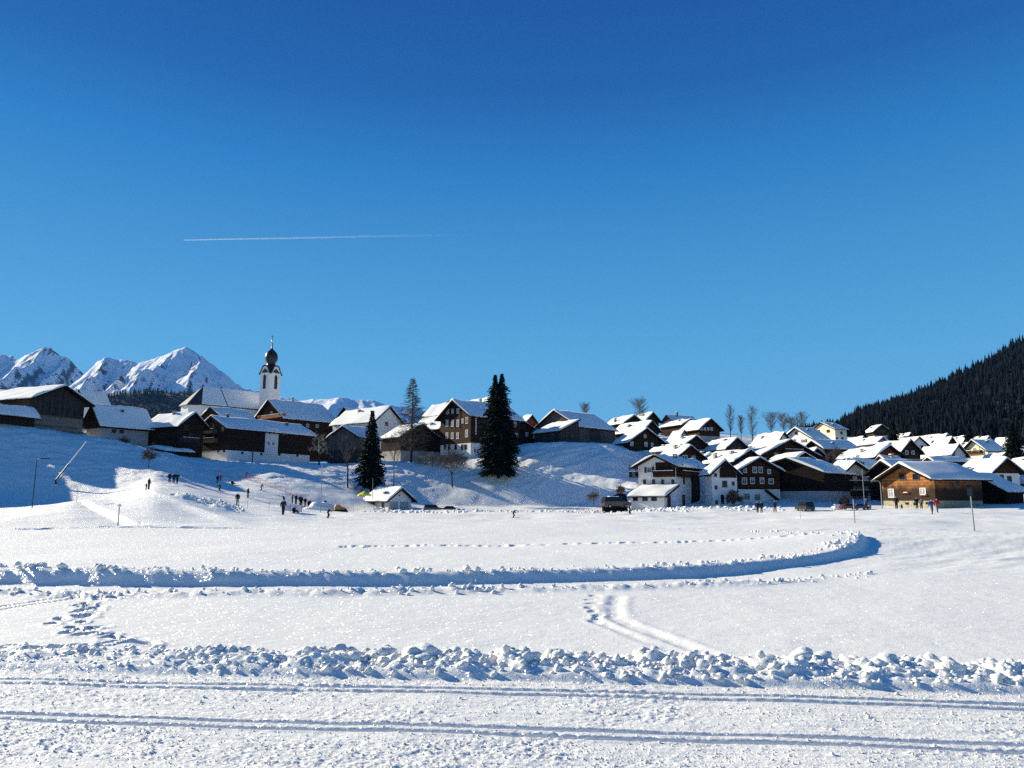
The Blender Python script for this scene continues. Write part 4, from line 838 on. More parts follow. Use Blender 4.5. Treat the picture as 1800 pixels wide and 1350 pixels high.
for (px, py) in ((1594, 885), (1608, 886), (1630, 884.5)): c, v, n = h.place('L', px, py, 0.02); mb.box(c, v * 0.35, n * 0.03, V3((0, 0, 0.18)))
mb.build('cellar_opening', 'glass_dark', h.root)
house('shed', 'black open shed with long shaded roof right of the weathered timber house', 1719, 1772, 1800, 892, (837, 864), 836.5, 124, 'L', 56, 'wood_black', ov=(0.7, 0.6), rf=0.02, cat='shed')
house('house', 'white house with brown triangular gable and bright roof near the right edge', 1694, 1746, 1796, 860, 829, 808, 150, 'R', 36, 'wood_brown', 'plaster_white', 832, ov=(0.8, 1.1), chim=[(-0.05, 0.7, 1.0, 'stone')], wins=[('R', 1765, 839, .7, .9, 'd'), ('R', 1778, 842, .8, 1.1, 'd')])
house('house', 'white fronted house with bright roof left of the big conifer', 1623, 1673, 1704, 818, 799, 782.5, 205, 'R', 38, 'plaster_white', 'wood_dark', 806, ov=(0.8, 1.0), wins=[('R', 1683, 799, .7, .9, 'd')])
house('house', 'cream gabled house with balcony and shaded roof beside the big dark conifer', 1702, 1738, 1770, 815, 791, 774.5, 226, 'L', 46, 'plaster_cream', 'plaster_white', 803, ov=(0.9, 1.2), wins=[('L', 1712, 793, .8, 1.1, 'd'), ('L', 1722, 792, .9, 1.2, 'd'), ('R', 1748, 800, .8, .9, 'd'), ('R', 1758, 800, .8, .9, 'd')], balc=[('L', 1704, 1736, 799, 1.0, 'wood_brown')])
house('house', 'far white house with broad bright roof at the foot of the wooded hill', 1606, 1658, 1682, 795, 774, 764, 288, 'R', 38, 'plaster_white', ov=(0.9, 0.9))
house('house', 'white house with dark slanting verge behind the widest roofed house', None, 1601, 1640, 805, 784, 769, 248, 'R', 40, 'plaster_white', ov=(0.8, 0.8), L=9, auto=(1, 2, 'd'))
house('house', 'small dark house with thick snow roof in front of the far white house', 1640, 1667, 1689, 800, 780, 770, 262, 'R', 38, 'wood_dark', ov=(0.8, 0.8), chim=[(0.1, 0.8, 0.9, 'metal_dark')])
house('house', 'farthest small dark house with bright roof above the cream gabled house', 1706, 1733, 1750, 785, 775, 768, 312, 'R', 38, 'wood_dark', ov=(0.8, 0.8))
house('house', 'small half hidden house with pale gable behind the big dark conifer', 1757, 1780, 1798, 790, 778, 769, 300, 'R', 38, 'plaster_grey', ov=(0.8, 0.8))
house('house', 'dark house with white lower wall on the slope right of the cream villa', 1531, 1538, 1572, 778, 757, 747.5, 330, 'R', 26, 'wood_dark', 'plaster_white', 766, ov=(1.1, 1.1), auto=(1, 3, 'd'))
house('house', 'house with broad bright roof cut off by the right picture edge', 1774, 1815, 1855, 843, 822, 806, 172, 'R', 38, 'wood_dark', ov=(0.8, 0.8))
house('chalet', 'orange timber chalet with bright roof cut off at the right picture edge', 1788, 1816, 1850, 886, 847, 832, 152, 'R', 38, 'wood_orange', ov=(0.8, 0.8))
house('carport', 'flat dark carport with blue shaded snow roof above the timber house', 1634, 1643, 1702, 826, 810.5, 806, 180, 'L', 44, 'wood_dark', ov=(0.7, 0.7), cat='carport')
house('house', 'low house with smooth white roof left of the small round conifer', 1508, 1543, 1567, 792, 778, 770, 252, 'R', 38, 'plaster_grey', ov=(0.8, 0.8))
h = house('warming_hut', 'small cream ski hut with one sunlit wall at the field edge', 645, 682, 723, 899, 878, 860, 146, 'R', 30, 'plaster_white', ov=(0.8, 0.9), cat='hut', chim=[(0.15, 0.3, 0.5, 'metal_dark')], wins=[('L', 657, 887, .7, 1.0, 'd'), ('L', 674, 888, .6, 1.1, 'd')])
for px in (692, 711): c, v, n = h.place('R', px, 890.5, 0.03); mb = MB(); mb.box(c, v * 0.95, n * 0.03, V3((0, 0, 0.95))); mb.build('shutter_door', 'plaster_grey', h.root)
c, v, n = h.place('R', 702, 871, 0.02); mb = MB(); mb.box(c, v * 0.14, n * 0.03, V3((0, 0, 0.14))); mb.build('vent', 'metal_dark', h.root)
c, v, n = h.place('L', 640, 888, 0.0); mb = MB(); mb.box(c, v * 0.45, n * 0.04, V3((0, 0, 1.0))); mb.build('door', 'plaster_grey', h.root)

# more small roofs far back in the village
for (lab, xl, xm, xr, yb, ye, ya, d, g, up) in (
    ('tiny pale house with bright roof peeping out left of the cream villa', 1414, 1427, 1438, 775, 764, 757, 300, 'R', 'plaster_white'),
    ('tiny dark house with bright roof directly under the first trees of the hill', 1572, 1596, 1608, 778, 768, 762, 330, 'R', 'wood_dark'),
    ('small brown house between the far white house and the small dark house', 1644, 1660, 1676, 790, 776, 769.5, 300, 'R', 'wood_brown'),
    ('tiny dark house with long bright roof behind the cream gabled house', 1668, 1694, 1712, 786, 775, 767, 305, 'R', 'wood_dark'),
    ('small white house half hidden between the cream gabled house and the stepped brown house', 1686, 1700, 1712, 800, 787, 779, 250, 'R', 'plaster_white'),
    ('small orange timber house with bright roof just above the brown triangular gable', 1734, 1762, 1780, 822, 809, 799, 196, 'R', 'wood_orange'),
    ('small dark shed with thick snow between the village centre roofs', 1222, 1240, 1256, 818, 806, 800, 176, 'R', 'wood_dark'),
    ('small dark house under the largest dark brown chalet roof', 1300, 1322, 1346, 822, 812, 803, 170, 'R', 'wood_darkgrey'),
    ('narrow white house left of the wide brown skyline chalet', 1183, 1196, 1212, 785, 767, 758, 224, 'R', 'plaster_white'),
    ('low brown house with bright roof below the white gabled steep roofed house', 1392, 1424, 1452, 812, 800, 790, 200, 'R', 'wood_brown'),
    ('small grey house between the skyline villa and the brown streaked roof chalet', 1496, 1512, 1526, 790, 777, 769, 268, 'R', 'plaster_grey')):
    house('house', lab, xl, xm, xr, yb, ye, ya, d, g, 36, up, ov=(0.7, 0.8), auto=(1, 2, 'd'))

# ---------------------------------------------------------------- church
P0 = at(350, 770, 258); ch = thing('church', 'white village church with shaded snow roof and onion domed tower', 'church', P0)
phi = math.degrees(math.atan((350 - 900) / QK)); ca = R(24 - phi); r_ = V3((math.cos(ca), math.sin(ca), 0)); l_ = V3((-math.sin(ca), math.cos(ca), 0))
def creach(p, v, px): u = (px - 900) / QK; return (u * p.y - p.x) / (v.x - u * v.y)
Ln = creach(P0, r_, 475); Wn = 12.0; cz = lambda a, b, py: zof((P0 + r_ * a + l_ * b).y, py) - P0.z
ze = cz(0, 0, 711.5); zr = ze + 7.3; fc = lambda a, b, z: r_ * a + l_ * b + V3((0, 0, z)); Lc = Ln * 0.33
mb = MB(); apse = [(0, 0), (-3.2, 3.0), (-3.2, Wn - 3.0), (0, Wn), (Ln, Wn), (Ln, 0)]
mb.add([fc(a, b, -6) for a, b in apse] + [fc(a, b, ze) for a, b in apse], [tuple(range(5, -1, -1)), tuple(range(6, 12))] + [(i, (i + 1) % 6, 6 + (i + 1) % 6, 6 + i) for i in range(6)]); mb.build('wall', 'plaster_white', ch)
mb = MB(); o_ = 0.7; ep = [(-0.3, -o_), (-3.9, 2.7), (-3.9, Wn - 2.7), (-0.3, Wn + o_), (Ln + .4, Wn + o_), (Ln + .4, -o_)]; rdg = [(2.6, Wn / 2), (Ln + .4, Wn / 2)]
vs_ = [fc(a, b, ze - .1) for a, b in ep] + [fc(a, b, ze + .15) for a, b in ep] + [fc(a, b, zr) for a, b in rdg]
mb.add(vs_, [tuple(range(5, -1, -1))] + [(i, (i + 1) % 6, 6 + (i + 1) % 6, 6 + i) for i in range(6)] + [(6, 7, 12), (7, 8, 12), (8, 9, 12), (9, 10, 13, 12), (10, 11, 13), (11, 6, 12, 13)]); rf_ = mb.build('roof', 'shingle', ch)
mb = MB(); k = 0.16
def sl(a, t): return fc(a[0] + (a[2] - a[0]) * t, a[1] + (a[3] - a[1]) * t, a[4] + (a[5] - a[4]) * t + k)
for (a0, a1) in ((2.9, Lc - .15), (Lc + .25, Ln + .3)):
    lo0 = max(a0, -0.2) if a0 > 3 else -0.1
    q_ = [fc(lo0, -o_ + .1, ze + .2), fc(a1, -o_ + .1, ze + .2), fc(a1, Wn / 2 - .15, zr - .1), fc(a0, Wn / 2 - .15, zr - .1)]
    N = V3((r_.cross(l_))); mb.add(q_ + [p + V3((0, 0, k + .12)) for p in q_], [(0, 1, 2, 3), (7, 6, 5, 4), (0, 4, 5, 1), (1, 5, 6, 2), (2, 6, 7, 3), (3, 7, 4, 0)])
    q_ = [fc(a0, Wn + o_ - .1, ze + .2), fc(a1, Wn + o_ - .1, ze + .2), fc(a1, Wn / 2 + .15, zr - .1), fc(a0, Wn / 2 + .15, zr - .1)]; mb.add([p + V3((0, 0, k)) for p in q_], [(0, 1, 2, 3)])
mb.build('roof_snow', RSNOW, rf_)
mb = MB(); mb.box(fc(-1.6, 1.5, ze - 4.3) + V3((0, 0, 0)), (r_ * -3.2 + l_ * 3.0).normalized() * 0.5, (r_ * -3.0 - l_ * 3.2).normalized() * 0.03, V3((0, 0, 1.4))); mb.build('window', 'glass_dark', ch)
mb = MB()
for t in (0.1, .25, .5, .7, .9): mb.box(fc(Ln * t, -0.02, ze - 4), r_ * 0.55, l_ * 0.03, V3((0, 0, 1.6)))
mb.build('nave_window', 'glass_dark', ch)
# tower: square shaft with chamfered corners, curved gables, onion dome
TP = at(474, 690, 272); T = bpy.data.objects.new('tower', None); C.objects.link(T); T.parent = ch
tphi = math.atan((474 - 900) / QK); ta = R(45) - tphi; tr = V3((math.cos(ta), math.sin(ta), 0)); tl = V3((-math.sin(ta), math.cos(ta), 0))
T.location = TP - P0; S = 2.8; zc = zof(TP.y, 659) - TP.z; zb = -16; ft = lambda a, b, z: tr * a + tl * b + V3((0, 0, z)); cm = 0.55
oc = [(-S + cm, -S), (S - cm, -S), (S, -S + cm), (S, S - cm), (S - cm, S), (-S + cm, S), (-S, S - cm), (-S, -S + cm)]
mb = MB(); mb.add([ft(a, b, zb) for a, b in oc] + [ft(a, b, zc) for a, b in oc], [tuple(range(7, -1, -1)), tuple(range(8, 16))] + [(i, (i + 1) % 8, 8 + (i + 1) % 8, 8 + i) for i in range(8)]); mb.build('tower_wall', 'plaster_white', T)
faces = [(V3(tr), -tl), (V3(tl), -tr), (V3(tr), V3(tl)), (V3(tl), V3(tr))]
gz_ = zof(TP.y, 644.5) - TP.z - zc
for (v, n) in faces:
    cv = [(-S + .1, 0), (-S * .8, gz_ * .12), (-S * .58, gz_ * .45), (-S * .42, gz_ * .85), (0, gz_ * 1.0), (S * .42, gz_ * .85), (S * .58, gz_ * .45), (S * .8, gz_ * .12), (S - .1, 0)]
    fw = lambda a, b, z: v * a + n * (S + b) + V3((0, 0, zc + z))
    mb = MB(); poly_prism(mb, [(a, z) for a, z in cv], fw, -0.35, 0.0); mb.build('curved_gable', 'plaster_white', T)
    mb = MB()
    for i in range(8):
        (a0, z0), (a1, z1) = cv[i], cv[i + 1]; poly_prism(mb, [(a0 * 1.06, z0 - .12), (a1 * 1.06, z1 - .12), (a1 * 1.06, z1 + .3), (a0 * 1.06, z0 + .3)], fw, -0.4, 0.3)
    mb.build('cornice', 'shingle', T)
    zk = zof(TP.y, 653.5) - TP.z; mb = MB(); cc = v * 0 + n * (S + .05) + V3((0, 0, zk))
    pts = [cc + v * (.78 * math.cos(2 * math.pi * i / 20)) + V3((0, 0, .78 * math.sin(2 * math.pi * i / 20))) for i in range(20)]; mb.add(pts + [p + n * .06 for p in pts], [tuple(range(20, 40))] + [(i, (i + 1) % 20, 20 + (i + 1) % 20, 20 + i) for i in range(20)])
    ck_ = mb.build('clock_face', 'metal_dark', T); mb = MB(); mb.box(cc + n * .08 + V3((0, 0, .22)), v * .04, n * .01, V3((0, 0, .3))); mb.box(cc + n * .08 + v * .15, v * .22, n * .01, V3((0, 0, .04)))
    mb.box(cc + n * .085, v * .42, n * .008, V3((0, 0, .42))) if False else None
    for i in range(12): a_ = i * math.pi / 6; mb.box(cc + n * .07 + v * (.62 * math.cos(a_)) + V3((0, 0, .62 * math.sin(a_))), v * .05, n * .01, V3((0, 0, .05)))
    mb.build('clock_hand', 'gilt', ck_)
    z1, z0 = zof(TP.y, 660.5) - TP.z, zof(TP.y, 685) - TP.z; mb = MB(); ww = .72
    prof = [(-ww, z0), (ww, z0), (ww, z1 - ww)] + [(ww * math.cos(t), z1 - ww + ww * math.sin(t)) for t in (.5, 1.05, 1.57, 2.1, 2.64)] + [(-ww, z1 - ww)]
    poly_prism(mb, prof, lambda a, b, z: v * a + n * (S + b) + V3((0, 0, z)), 0.0, 0.04); op = mb.build('belfry_opening', 'glass_dark', T)
    mb = MB(); mb.box(n * (S + .07) + V3((0, 0, (z0 + z1) / 2)), v * ww, n * .02, V3((0, 0, .1))); mb.box(n * (S + .075) + V3((0, 0, (z0 + z1) / 2)), v * .06, n * .02, V3((0, 0, (z1 - z0) / 2 - .1))); mb.build('belfry_frame', 'frame_brown', op)
zz = lambda py: zof(TP.y, py) - TP.z; m_ = TP.y / F
def rr(px_): return px_ * m_ / 1.0
lat = [(rr(16.5), zz(657)), (rr(14), zz(652)), (rr(11), zz(646)), (rr(8.8), zz(643)), (rr(7.4), zz(641)), (rr(7.6), zz(638)), (rr(9.6), zz(636)), (rr(10.9), zz(632)), (rr(11.2), zz(628)), (rr(10.6), zz(624)), (rr(8.8), zz(620)), (rr(5.5), zz(617)), (rr(2.3), zz(614)), (rr(1.2), zz(611)), (rr(.8), zz(602))]
mb = MB(); mb.lathe(lat, 16); mb.build('onion_dome', 'dome_metal', T, smooth=True)
mb = MB(); mb.lathe([(.02, zz(602)), (.24, zz(601.2)), (.36, zz(599.5)), (.24, zz(597.8)), (.02, zz(597))], 12); mb.build('finial_ball', 'gilt', T, smooth=True)
mb = MB(); mb.box((0, 0, zz(593.5)), tr * .05, tl * .05, (0, 0, (zz(588.5) - zz(598)) / 2)); mb.box((0, 0, zz(591.5)), (tr - tl).normalized() * .4, tl * .045, (0, 0, .06)); mb.build('cross', 'metal_dark', T)
# ---------------------------------------------------------------- trees
def spruce_crown(h, r, seed, tops=1, base=0.04, dens=1.0, ex=0.95):
    q = np.random.RandomState(seed); V = []; Fs = []
    def kite(p, d, ln, wd, drop, n_):
        k = len(V); a = p + d * ln * 0.45 + n_ * wd - V3((0, 0, drop * 0.35)); b = p + d * ln - V3((0, 0, drop)); c = p + d * ln * 0.45 - n_ * wd - V3((0, 0, drop * 0.35))
        V.extend([p, a, b, c]); Fs.append((k, k + 1, k + 2, k + 3))
    for t in range(tops):
        ox = 0 if tops == 1 else (-0.5 + t) * 1.6; hh = h * (1 - 0.015 * (t == 0) * (tops > 1))
        z = h * base
        while z < hh * 0.995:
            f = z / hh; spread = min(1, f * 2.2 / 1.2); off = ox * min(1, max(0.0, (f - 0.70) * 4.5))
            rad = r * min(1, (1 - f) / 0.74) ** ex * min(1, (1 - f) / 0.16) ** 0.6 * (0.86 + 0.14 * math.sin(z * 2.3 + seed)) * (0.66 + 0.34 * min(1, f / 0.22))
            if tops > 1: rad *= 1.0 - 0.3 * max(0, min(1, (f - .84) / .08))
            nb = int((8 + 10 * (1 - f)) * dens)
            a0 = q.uniform(0, 6.28)
            for i in range(nb):
                an = a0 + i * 6.283 / nb + q.uniform(-.25, .25); L = rad * q.uniform(0.62, 1.12) + 0.10; d = V3((math.cos(an), math.sin(an), 0)); n_ = V3((-d.y, d.x, 0))
                p = V3((off, 0, z + q.uniform(-.12, .12))); dr = L * q.uniform(0.22, 0.5) * (1 - 0.5 * f)
                kite(p, d, L, 0.15 * L + 0.10, dr, n_)
                for m in range(int(4 + 2.6 * L)):
                    t_ = q.uniform(0.25, 0.98); pp = p + d * L * t_ - V3((0, 0, dr * t_ * t_)); sa = an + q.choice((-1, 1)) * q.uniform(0.4, 1.1); sd_ = V3((math.cos(sa), math.sin(sa), q.uniform(-0.5, 0.12))); sl_ = (0.22 + 0.2 * L * (1 - t_) + 0.15) * q.uniform(.7, 1.3)
                    kite(pp, sd_, sl_, 0.15 + 0.08 * q.rand(), sl_ * 0.45, V3((-sd_.y, sd_.x, q.uniform(-.7, .7))))
            z += 0.26 + 0.14 * (1 - f) * (h / 15)
    return V, Fs
def spruce(name, label, px, py, d, h, r, seed, tops=1, group=None, snowy=0, dens=1.0, ex=0.95):
    p = at(px, py, d); t = thing(name, label, 'tree', p, group)
    mb = MB(); mb.tube([(0, 0, -1.5), (0, 0, h * 0.3), (0, 0, h * 0.8)], [0.018 * h, 0.013 * h, 0.003 * h], 7); mb.build('trunk', 'bark', t)
    V, Fs = spruce_crown(h, r, seed, tops, dens=dens, ex=ex); mb = MB(); mb.v = [tuple(v) for v in V]; mb.f = Fs; c = mb.build('crown', 'needles', t)
    if snowy:
        q = random.Random(seed); mb = MB()
        for i in range(snowy):
            f = q.uniform(0.1, 0.85); a = q.uniform(-2.9, -0.25); rad = r * (1 - f) ** .82 * q.uniform(.55, .9); pp = V3((math.cos(a) * rad, math.sin(a) * rad, h * f)); s = q.uniform(.10, .26)
            mb.lathe([(0.01, 0.10 * s), (s * .7, 0.05), (s, 0)], 6, pp)
        o = mb.build('snow_patches', RSNOW, c); o['kind'] = 'stuff'
    return t
def limb(mb, p, d, L, r, q, lv, spread, up, k=3, nseg=3, shrink=0.62, minr=0.006):
    pts = [p]; rads = [r]; dd = d.copy()
    for i in range(nseg):
        dd = (dd + V3((q.uniform(-.16, .16), q.uniform(-.16, .16), q.uniform(-.1, .16) + up))).normalized(); pts.append(pts[-1] + dd * L / nseg); rads.append(max(minr, r * (1 - 0.55 * (i + 1) / nseg)))
    mb.tube(pts, rads, 5 if lv > 2 else 3, cap=False)
    if lv == 0: return
    for i in range(k):
        t = q.uniform(0.35, 1.0); j = min(nseg - 1, int(t * nseg)); f = t * nseg - j; b = pts[j].lerp(pts[j + 1], f)
        a = q.uniform(0, 6.283); side = dd.orthogonal().normalized(); side.rotate(Matrix.Rotation(a, 3, dd)); nd = (dd * (1 - spread) + side * spread + V3((0, 0, .12))).normalized()
        limb(mb, b, nd, L * shrink * q.uniform(.7, 1.15), max(minr, r * 0.5 * (1 - 0.3 * t)), q, lv - 1, spread, up, k, 2 if lv < 3 else 3, shrink, minr)
def bare_tree(name, label, px, py, d, h, seed, trunk=0.3, spread=0.5, lv=4, k=4, m='twig', tm='bark', minr=0.012, group=None, rad=None, cat='tree', mult=1.0):
    p = at(px, py, d); t = thing(name, label, cat, p, group); q = random.Random(seed); r = rad or h * 0.016
    mb = MB(); th = h * trunk; top = V3((q.uniform(-.03, .03) * h, q.uniform(-.03, .03) * h, th)); mb.tube([(0, 0, -1), (top.x * .4, top.y * .4, th * .5), top], [r * 1.25, r, r * .85], 6); mb.build('trunk', tm, t)
    mb = MB(); n = max(3, int(k * 1.4))
    for i in range(n):
        a = i * 6.283 / n + q.uniform(-.4, .4); f = q.uniform(.0, 1); dd = V3((math.cos(a) * spread, math.sin(a) * spread, 1 - spread * .4)).normalized()
        b = top * (0.45 + 0.55 * f); limb(mb, b, dd, (h - th * .6) * 0.40 * mult, r * .55, q, lv, spread, 0.05, k, 3, 0.66, minr)
    limb(mb, top, V3((0, 0, 1)), (h - th) * 0.55, r * .7, q, lv, spread, 0.05, k, 3, 0.66, minr)
    mb.build('crown', m, t); return t
def upright_tree(name, label, px, py, d, h, r, seed, group=None, base=.14, up=1.3, thick=1.0):
    p = at(px, py, d); t = thing(name, label, 'tree', p, group); q = random.Random(seed)
    mb = MB(); lx = q.uniform(-.04, .04) * h; mb.tube([(0, 0, -1), (lx * .4, 0, h * .45), (lx, 0, h * .93)], [h * .014, h * .010, .02], 6); mb.build('trunk', 'bark', t); mb = MB(); z = h * base
    while z < h * .97:
        f = (z / h - base) / (1 - base)
        for i in range(3):
            a = q.uniform(0, 6.28); L = r * (0.35 + 0.95 * math.sin(math.pi * min(1, f * .85 + .12))) * q.uniform(.6, 1.2); dv = V3((math.cos(a), math.sin(a), up * q.uniform(.6, 1.3))).normalized(); b = V3((lx * z / h, 0, z))
            pts = [b, b + dv * L * .5, b + dv * L + V3((0, 0, .12 * L))]; mb.tube(pts, [.035 * thick, .022 * thick, .009 * thick], 3, cap=False)
            for m in range(int(6 + L * 5)):
                t_ = q.uniform(.2, 1); pp = pts[0].lerp(pts[1], t_ * 2) if t_ < .5 else pts[1].lerp(pts[2], t_ * 2 - 1); sd_ = V3((dv.x + q.uniform(-.9, .9), dv.y + q.uniform(-.9, .9), q.uniform(.1, 1.1))).normalized()
                e = pp + sd_ * q.uniform(.25, .75) * (0.5 + .2 * L); mb.tube([pp, e], [.011 * thick, .006 * thick], 3, cap=False)
                mb.tube([pp.lerp(e, .5), pp.lerp(e, .5) + V3((sd_.y, -sd_.x, .6)) * .3], [.007 * thick, .005 * thick], 3, cap=False)
        z += h * .028
    mb.build('crown', 'twig', t); return t
def larch(name, label, px, py, d, h, r, seed):
    p = at(px, py, d); t = thing(name, label, 'tree', p); q = random.Random(seed)
    mb = MB(); mb.tube([(0, 0, -1), (0, 0, h * .4), (0.1, 0, h)], [h * .016, h * .010, .02], 7); mb.build('trunk', 'bark', t); mb = MB(); z = h * .16
    while z < h * .985:
        f = z / h; rad = r * (1 - f) ** .7 * (0.75 if f < .25 else 1)
        for i in range(7):
            a = q.uniform(0, 6.28); L = rad * q.uniform(.55, 1.1) + .15; d_ = V3((math.cos(a), math.sin(a), 0)); pts = [V3((0, 0, z)), V3((0, 0, z)) + d_ * L * .5 + V3((0, 0, -L * .16)), V3((0, 0, z)) + d_ * L + V3((0, 0, -L * .08))]
            mb.tube(pts, [.05, .035, .018], 3, cap=False)
            for m in range(int(6 + L * 5)):
                t_ = q.uniform(.2, 1); pp = pts[0].lerp(pts[1], t_ * 2) if t_ < .5 else pts[1].lerp(pts[2], t_ * 2 - 1); sa = a + q.choice((-1, 1)) * q.uniform(.5, 1.3); sd_ = V3((math.cos(sa), math.sin(sa), q.uniform(-1.0, -.1))).normalized()
                mb.tube([pp, pp + sd_ * q.uniform(.3, .8)], [.024, .014], 3, cap=False)
        z += h * .017
    mb.build('crown', 'twig', t); return t
spruce('spruce', 'broad dark spruce with snow flecks left of the small ski hut', 651, 858, 158, 16.6, 3.9, 3, snowy=46)
spruce('spruce', 'tallest black spruce with a double top in front of the timber guesthouse', 876, 833, 174, 23.8, 5.9, 5, ex=0.62, tops=2, snowy=14)
larch('larch', 'tall bare larch standing on the bank left of the guesthouse', 723, 812, 186, 21.5, 6.2, 4)
spruce('spruce', 'small round topped conifer among the upper village houses', 1571, 776, 228, 6.6, 2.2, 8)
spruce('spruce', 'big dark conifer at the right edge above the village roofs', 1784, 812, 190, 10.2, 3.1, 9, dens=1.2, ex=.75)
spruce('spruce', 'far conifer rising behind the village roofs below the wooded hill', 1704, 772, 300, 6.5, 2.2, 10)
spruce('spruce', 'dark young spruce beside the cream villa', 1519, 776, 290, 5.0, 2.1, 11)
bare_tree('bare_tree', 'small dark bare tree standing alone on the shaded bank', 795, 849, 169, 9.2, 21, trunk=.28, spread=.6, lv=4, k=4, minr=.018)
upright_tree('bare_tree', 'round bare tree on the skyline above the highest dark houses', 1124, 738, 270, 7.2, 3.2, 22, base=.08, up=.7, thick=1.3)
upright_tree('bare_tree', 'small wispy bare tree on the skyline behind the great barn', 1028, 733, 270, 4.4, 2.2, 23, base=.1, up=.8)
upright_tree('birch', 'slender left birch of the row behind the village centre', 1284, 768, 236, 10.2, 1.7, 24)
upright_tree('birch', 'small birch between the two taller birches behind the village', 1303, 768, 240, 6.6, 1.5, 25)
upright_tree('birch', 'tallest birch with dark trunk right in the row behind the village', 1323, 780, 225, 11.2, 2.2, 26)
for i, (px, py, d, h, lab) in enumerate(((1356, 762, 250, 6.6, 'bushy bare tree left of the pale blue skyline house'), (1378, 760, 255, 6.0, 'bare tree right behind the steep bright roof on the skyline'), (1411, 758, 262, 6.2, 'bare tree rising over the roof of the pale blue skyline house'), (1392, 760, 258, 4.6, 'low bare bush of the hedge behind the skyline house'))):
    upright_tree('bare_tree', lab, px, py, d, h, (2.6, 2.3, 2.4, 2.6)[i], 30 + i, group='bare trees behind the skyline houses', base=.1, up=.9)
bare_tree('bare_tree', 'thin leaning bare trunk just left of the broad dark spruce', 611, 857, 158, 12.5, 41, trunk=.45, spread=.5, lv=3, k=3, minr=.014, rad=.16)
bare_tree('birch', 'thin pale birch trunk right of the broad dark spruce', 692, 853, 163, 12.0, 42, trunk=.6, spread=.45, lv=3, k=4, minr=.014, tm='bark_pale', rad=.13)
bare_tree('bare_tree', 'snow laden bare tree in front of the barn right of the white based farmhouse', 561, 816, 178, 9.0, 43, trunk=.35, spread=.75, lv=3, k=3, m='twig_frost', minr=.02, rad=.2)
bare_tree('shrub', 'dark twiggy shrub on the shaded left slope', 262, 813, 138, 3.4, 44, trunk=.05, spread=.7, lv=3, k=5, minr=.02, cat='shrub')
bare_tree('shrub', 'snow covered shrub beside the grey hilltop barn', 141, 770, 162, 2.6, 45, trunk=.05, spread=.8, lv=3, k=5, m='twig_frost', minr=.02, cat='shrub')
bare_tree('shrub', 'dark shrub with snow in front of the long dark farmhouse', 217, 781, 166, 2.4, 46, trunk=.05, spread=.8, lv=3, k=5, minr=.02, cat='shrub')
for i, px in enumerate((738, 749, 760, 771, 782, 792, 803, 814)):
    bare_tree('shrub', 'frosty pale shrub of the row in front of the timber guesthouse', px, 815, 182 - i * .35, 2.4 + (i * 7 % 5) * .22, 50 + i, trunk=.04, spread=.75, lv=3, k=5, m='twig_frost', minr=.022, cat='shrub', group='frosty shrubs before the guesthouse')
bare_tree('shrub', 'dark snow capped bush on the bank left of the white garage house', 1091, 866, 148, 1.9, 61, trunk=.04, spread=.85, lv=3, k=6, minr=.03, cat='shrub')
bare_tree('shrub', 'faint bare bush low on the central bank', 1043, 880, 152, 2.6, 62, trunk=.04, spread=.75, lv=3, k=5, minr=.014, cat='shrub')
bare_tree('shrub', 'brown twiggy bush by the balconied chalet terrace', 1486, 888, 134, 2.0, 63, trunk=.04, spread=.8, lv=3, k=6, minr=.02, cat='shrub')
bare_tree('shrub', 'dark brown garden tree between the village chalets above the black barn', 1468, 818, 196, 5.5, 64, trunk=.15, spread=.6, lv=4, k=4, minr=.016, cat='shrub')
bare_tree('shrub', 'dark climbing bush at the foot of the brown chalet stair', 1290, 888, 137, 3.0, 65, trunk=.05, spread=.6, lv=3, k=6, minr=.03, cat='shrub')

# ---------------------------------------------------------------- people: one skinned body each, clothing colours by zone
def body_mesh(name, J, edges, rad, cuts):
    me = bpy.data.meshes.new(name); me.from_pydata(J, edges, []); o = bpy.data.objects.new(name, me); C.objects.link(o)
    md = o.modifiers.new('skin', 'SKIN'); sv = me.skin_vertices[0].data
    for i, r in enumerate(rad): sv[i].radius = (r[0], r[1]) if isinstance(r, tuple) else (r, r)
    sv[0].use_root = True; o.modifiers.new('sub', 'SUBSURF').levels = 1; md.use_smooth_shade = True
    dg = bpy.context.evaluated_depsgraph_get(); out = bpy.data.meshes.new_from_object(o.evaluated_get(dg)); bpy.data.objects.remove(o); out.name = name
    out.materials.clear()
    for _ in range(5): out.materials.append(MATS['cloth_black'])
    legs = set(cuts['leg']); head = cuts['head']; ja = np.array(J); e = np.array(edges)
    for p in out.polygons:                               # each face takes the zone of its nearest bone
        c = np.array(p.center); a = ja[e[:, 0]]; b = ja[e[:, 1]]; ab = b - a; t = np.clip(((c - a) * ab).sum(1) / np.maximum(1e-9, (ab * ab).sum(1)), 0, 1); dd = np.linalg.norm(c - a - ab * t[:, None], axis=1); k = int(dd.argmin()); vt = e[k][1]
        if vt in head: p.material_index = 3 if c[2] > ja[head[-1]][2] + 0.0 else 2
        elif vt in legs: p.material_index = 1
        elif vt in cuts['foot']: p.material_index = 4
        else: p.material_index = 0
    return out
E_ = [(0, 1), (1, 2), (2, 3), (3, 4), (4, 5), (2, 6), (6, 7), (7, 8), (8, 9), (2, 10), (10, 11), (11, 12), (12, 13), (0, 14), (14, 15), (15, 16), (16, 17), (0, 18), (18, 19), (19, 20), (20, 21)]
RAD = [(.18, .15), (.19, .15), (.20, .15), .07, .10, .095, .095, .075, .06, .05, .095, .075, .06, .05, .115, .09, .075, .06, .115, .09, .075, .06]
CUT = {'leg': [14, 15, 16, 18, 19, 20], 'foot': [17, 21], 'head': [4, 5]}
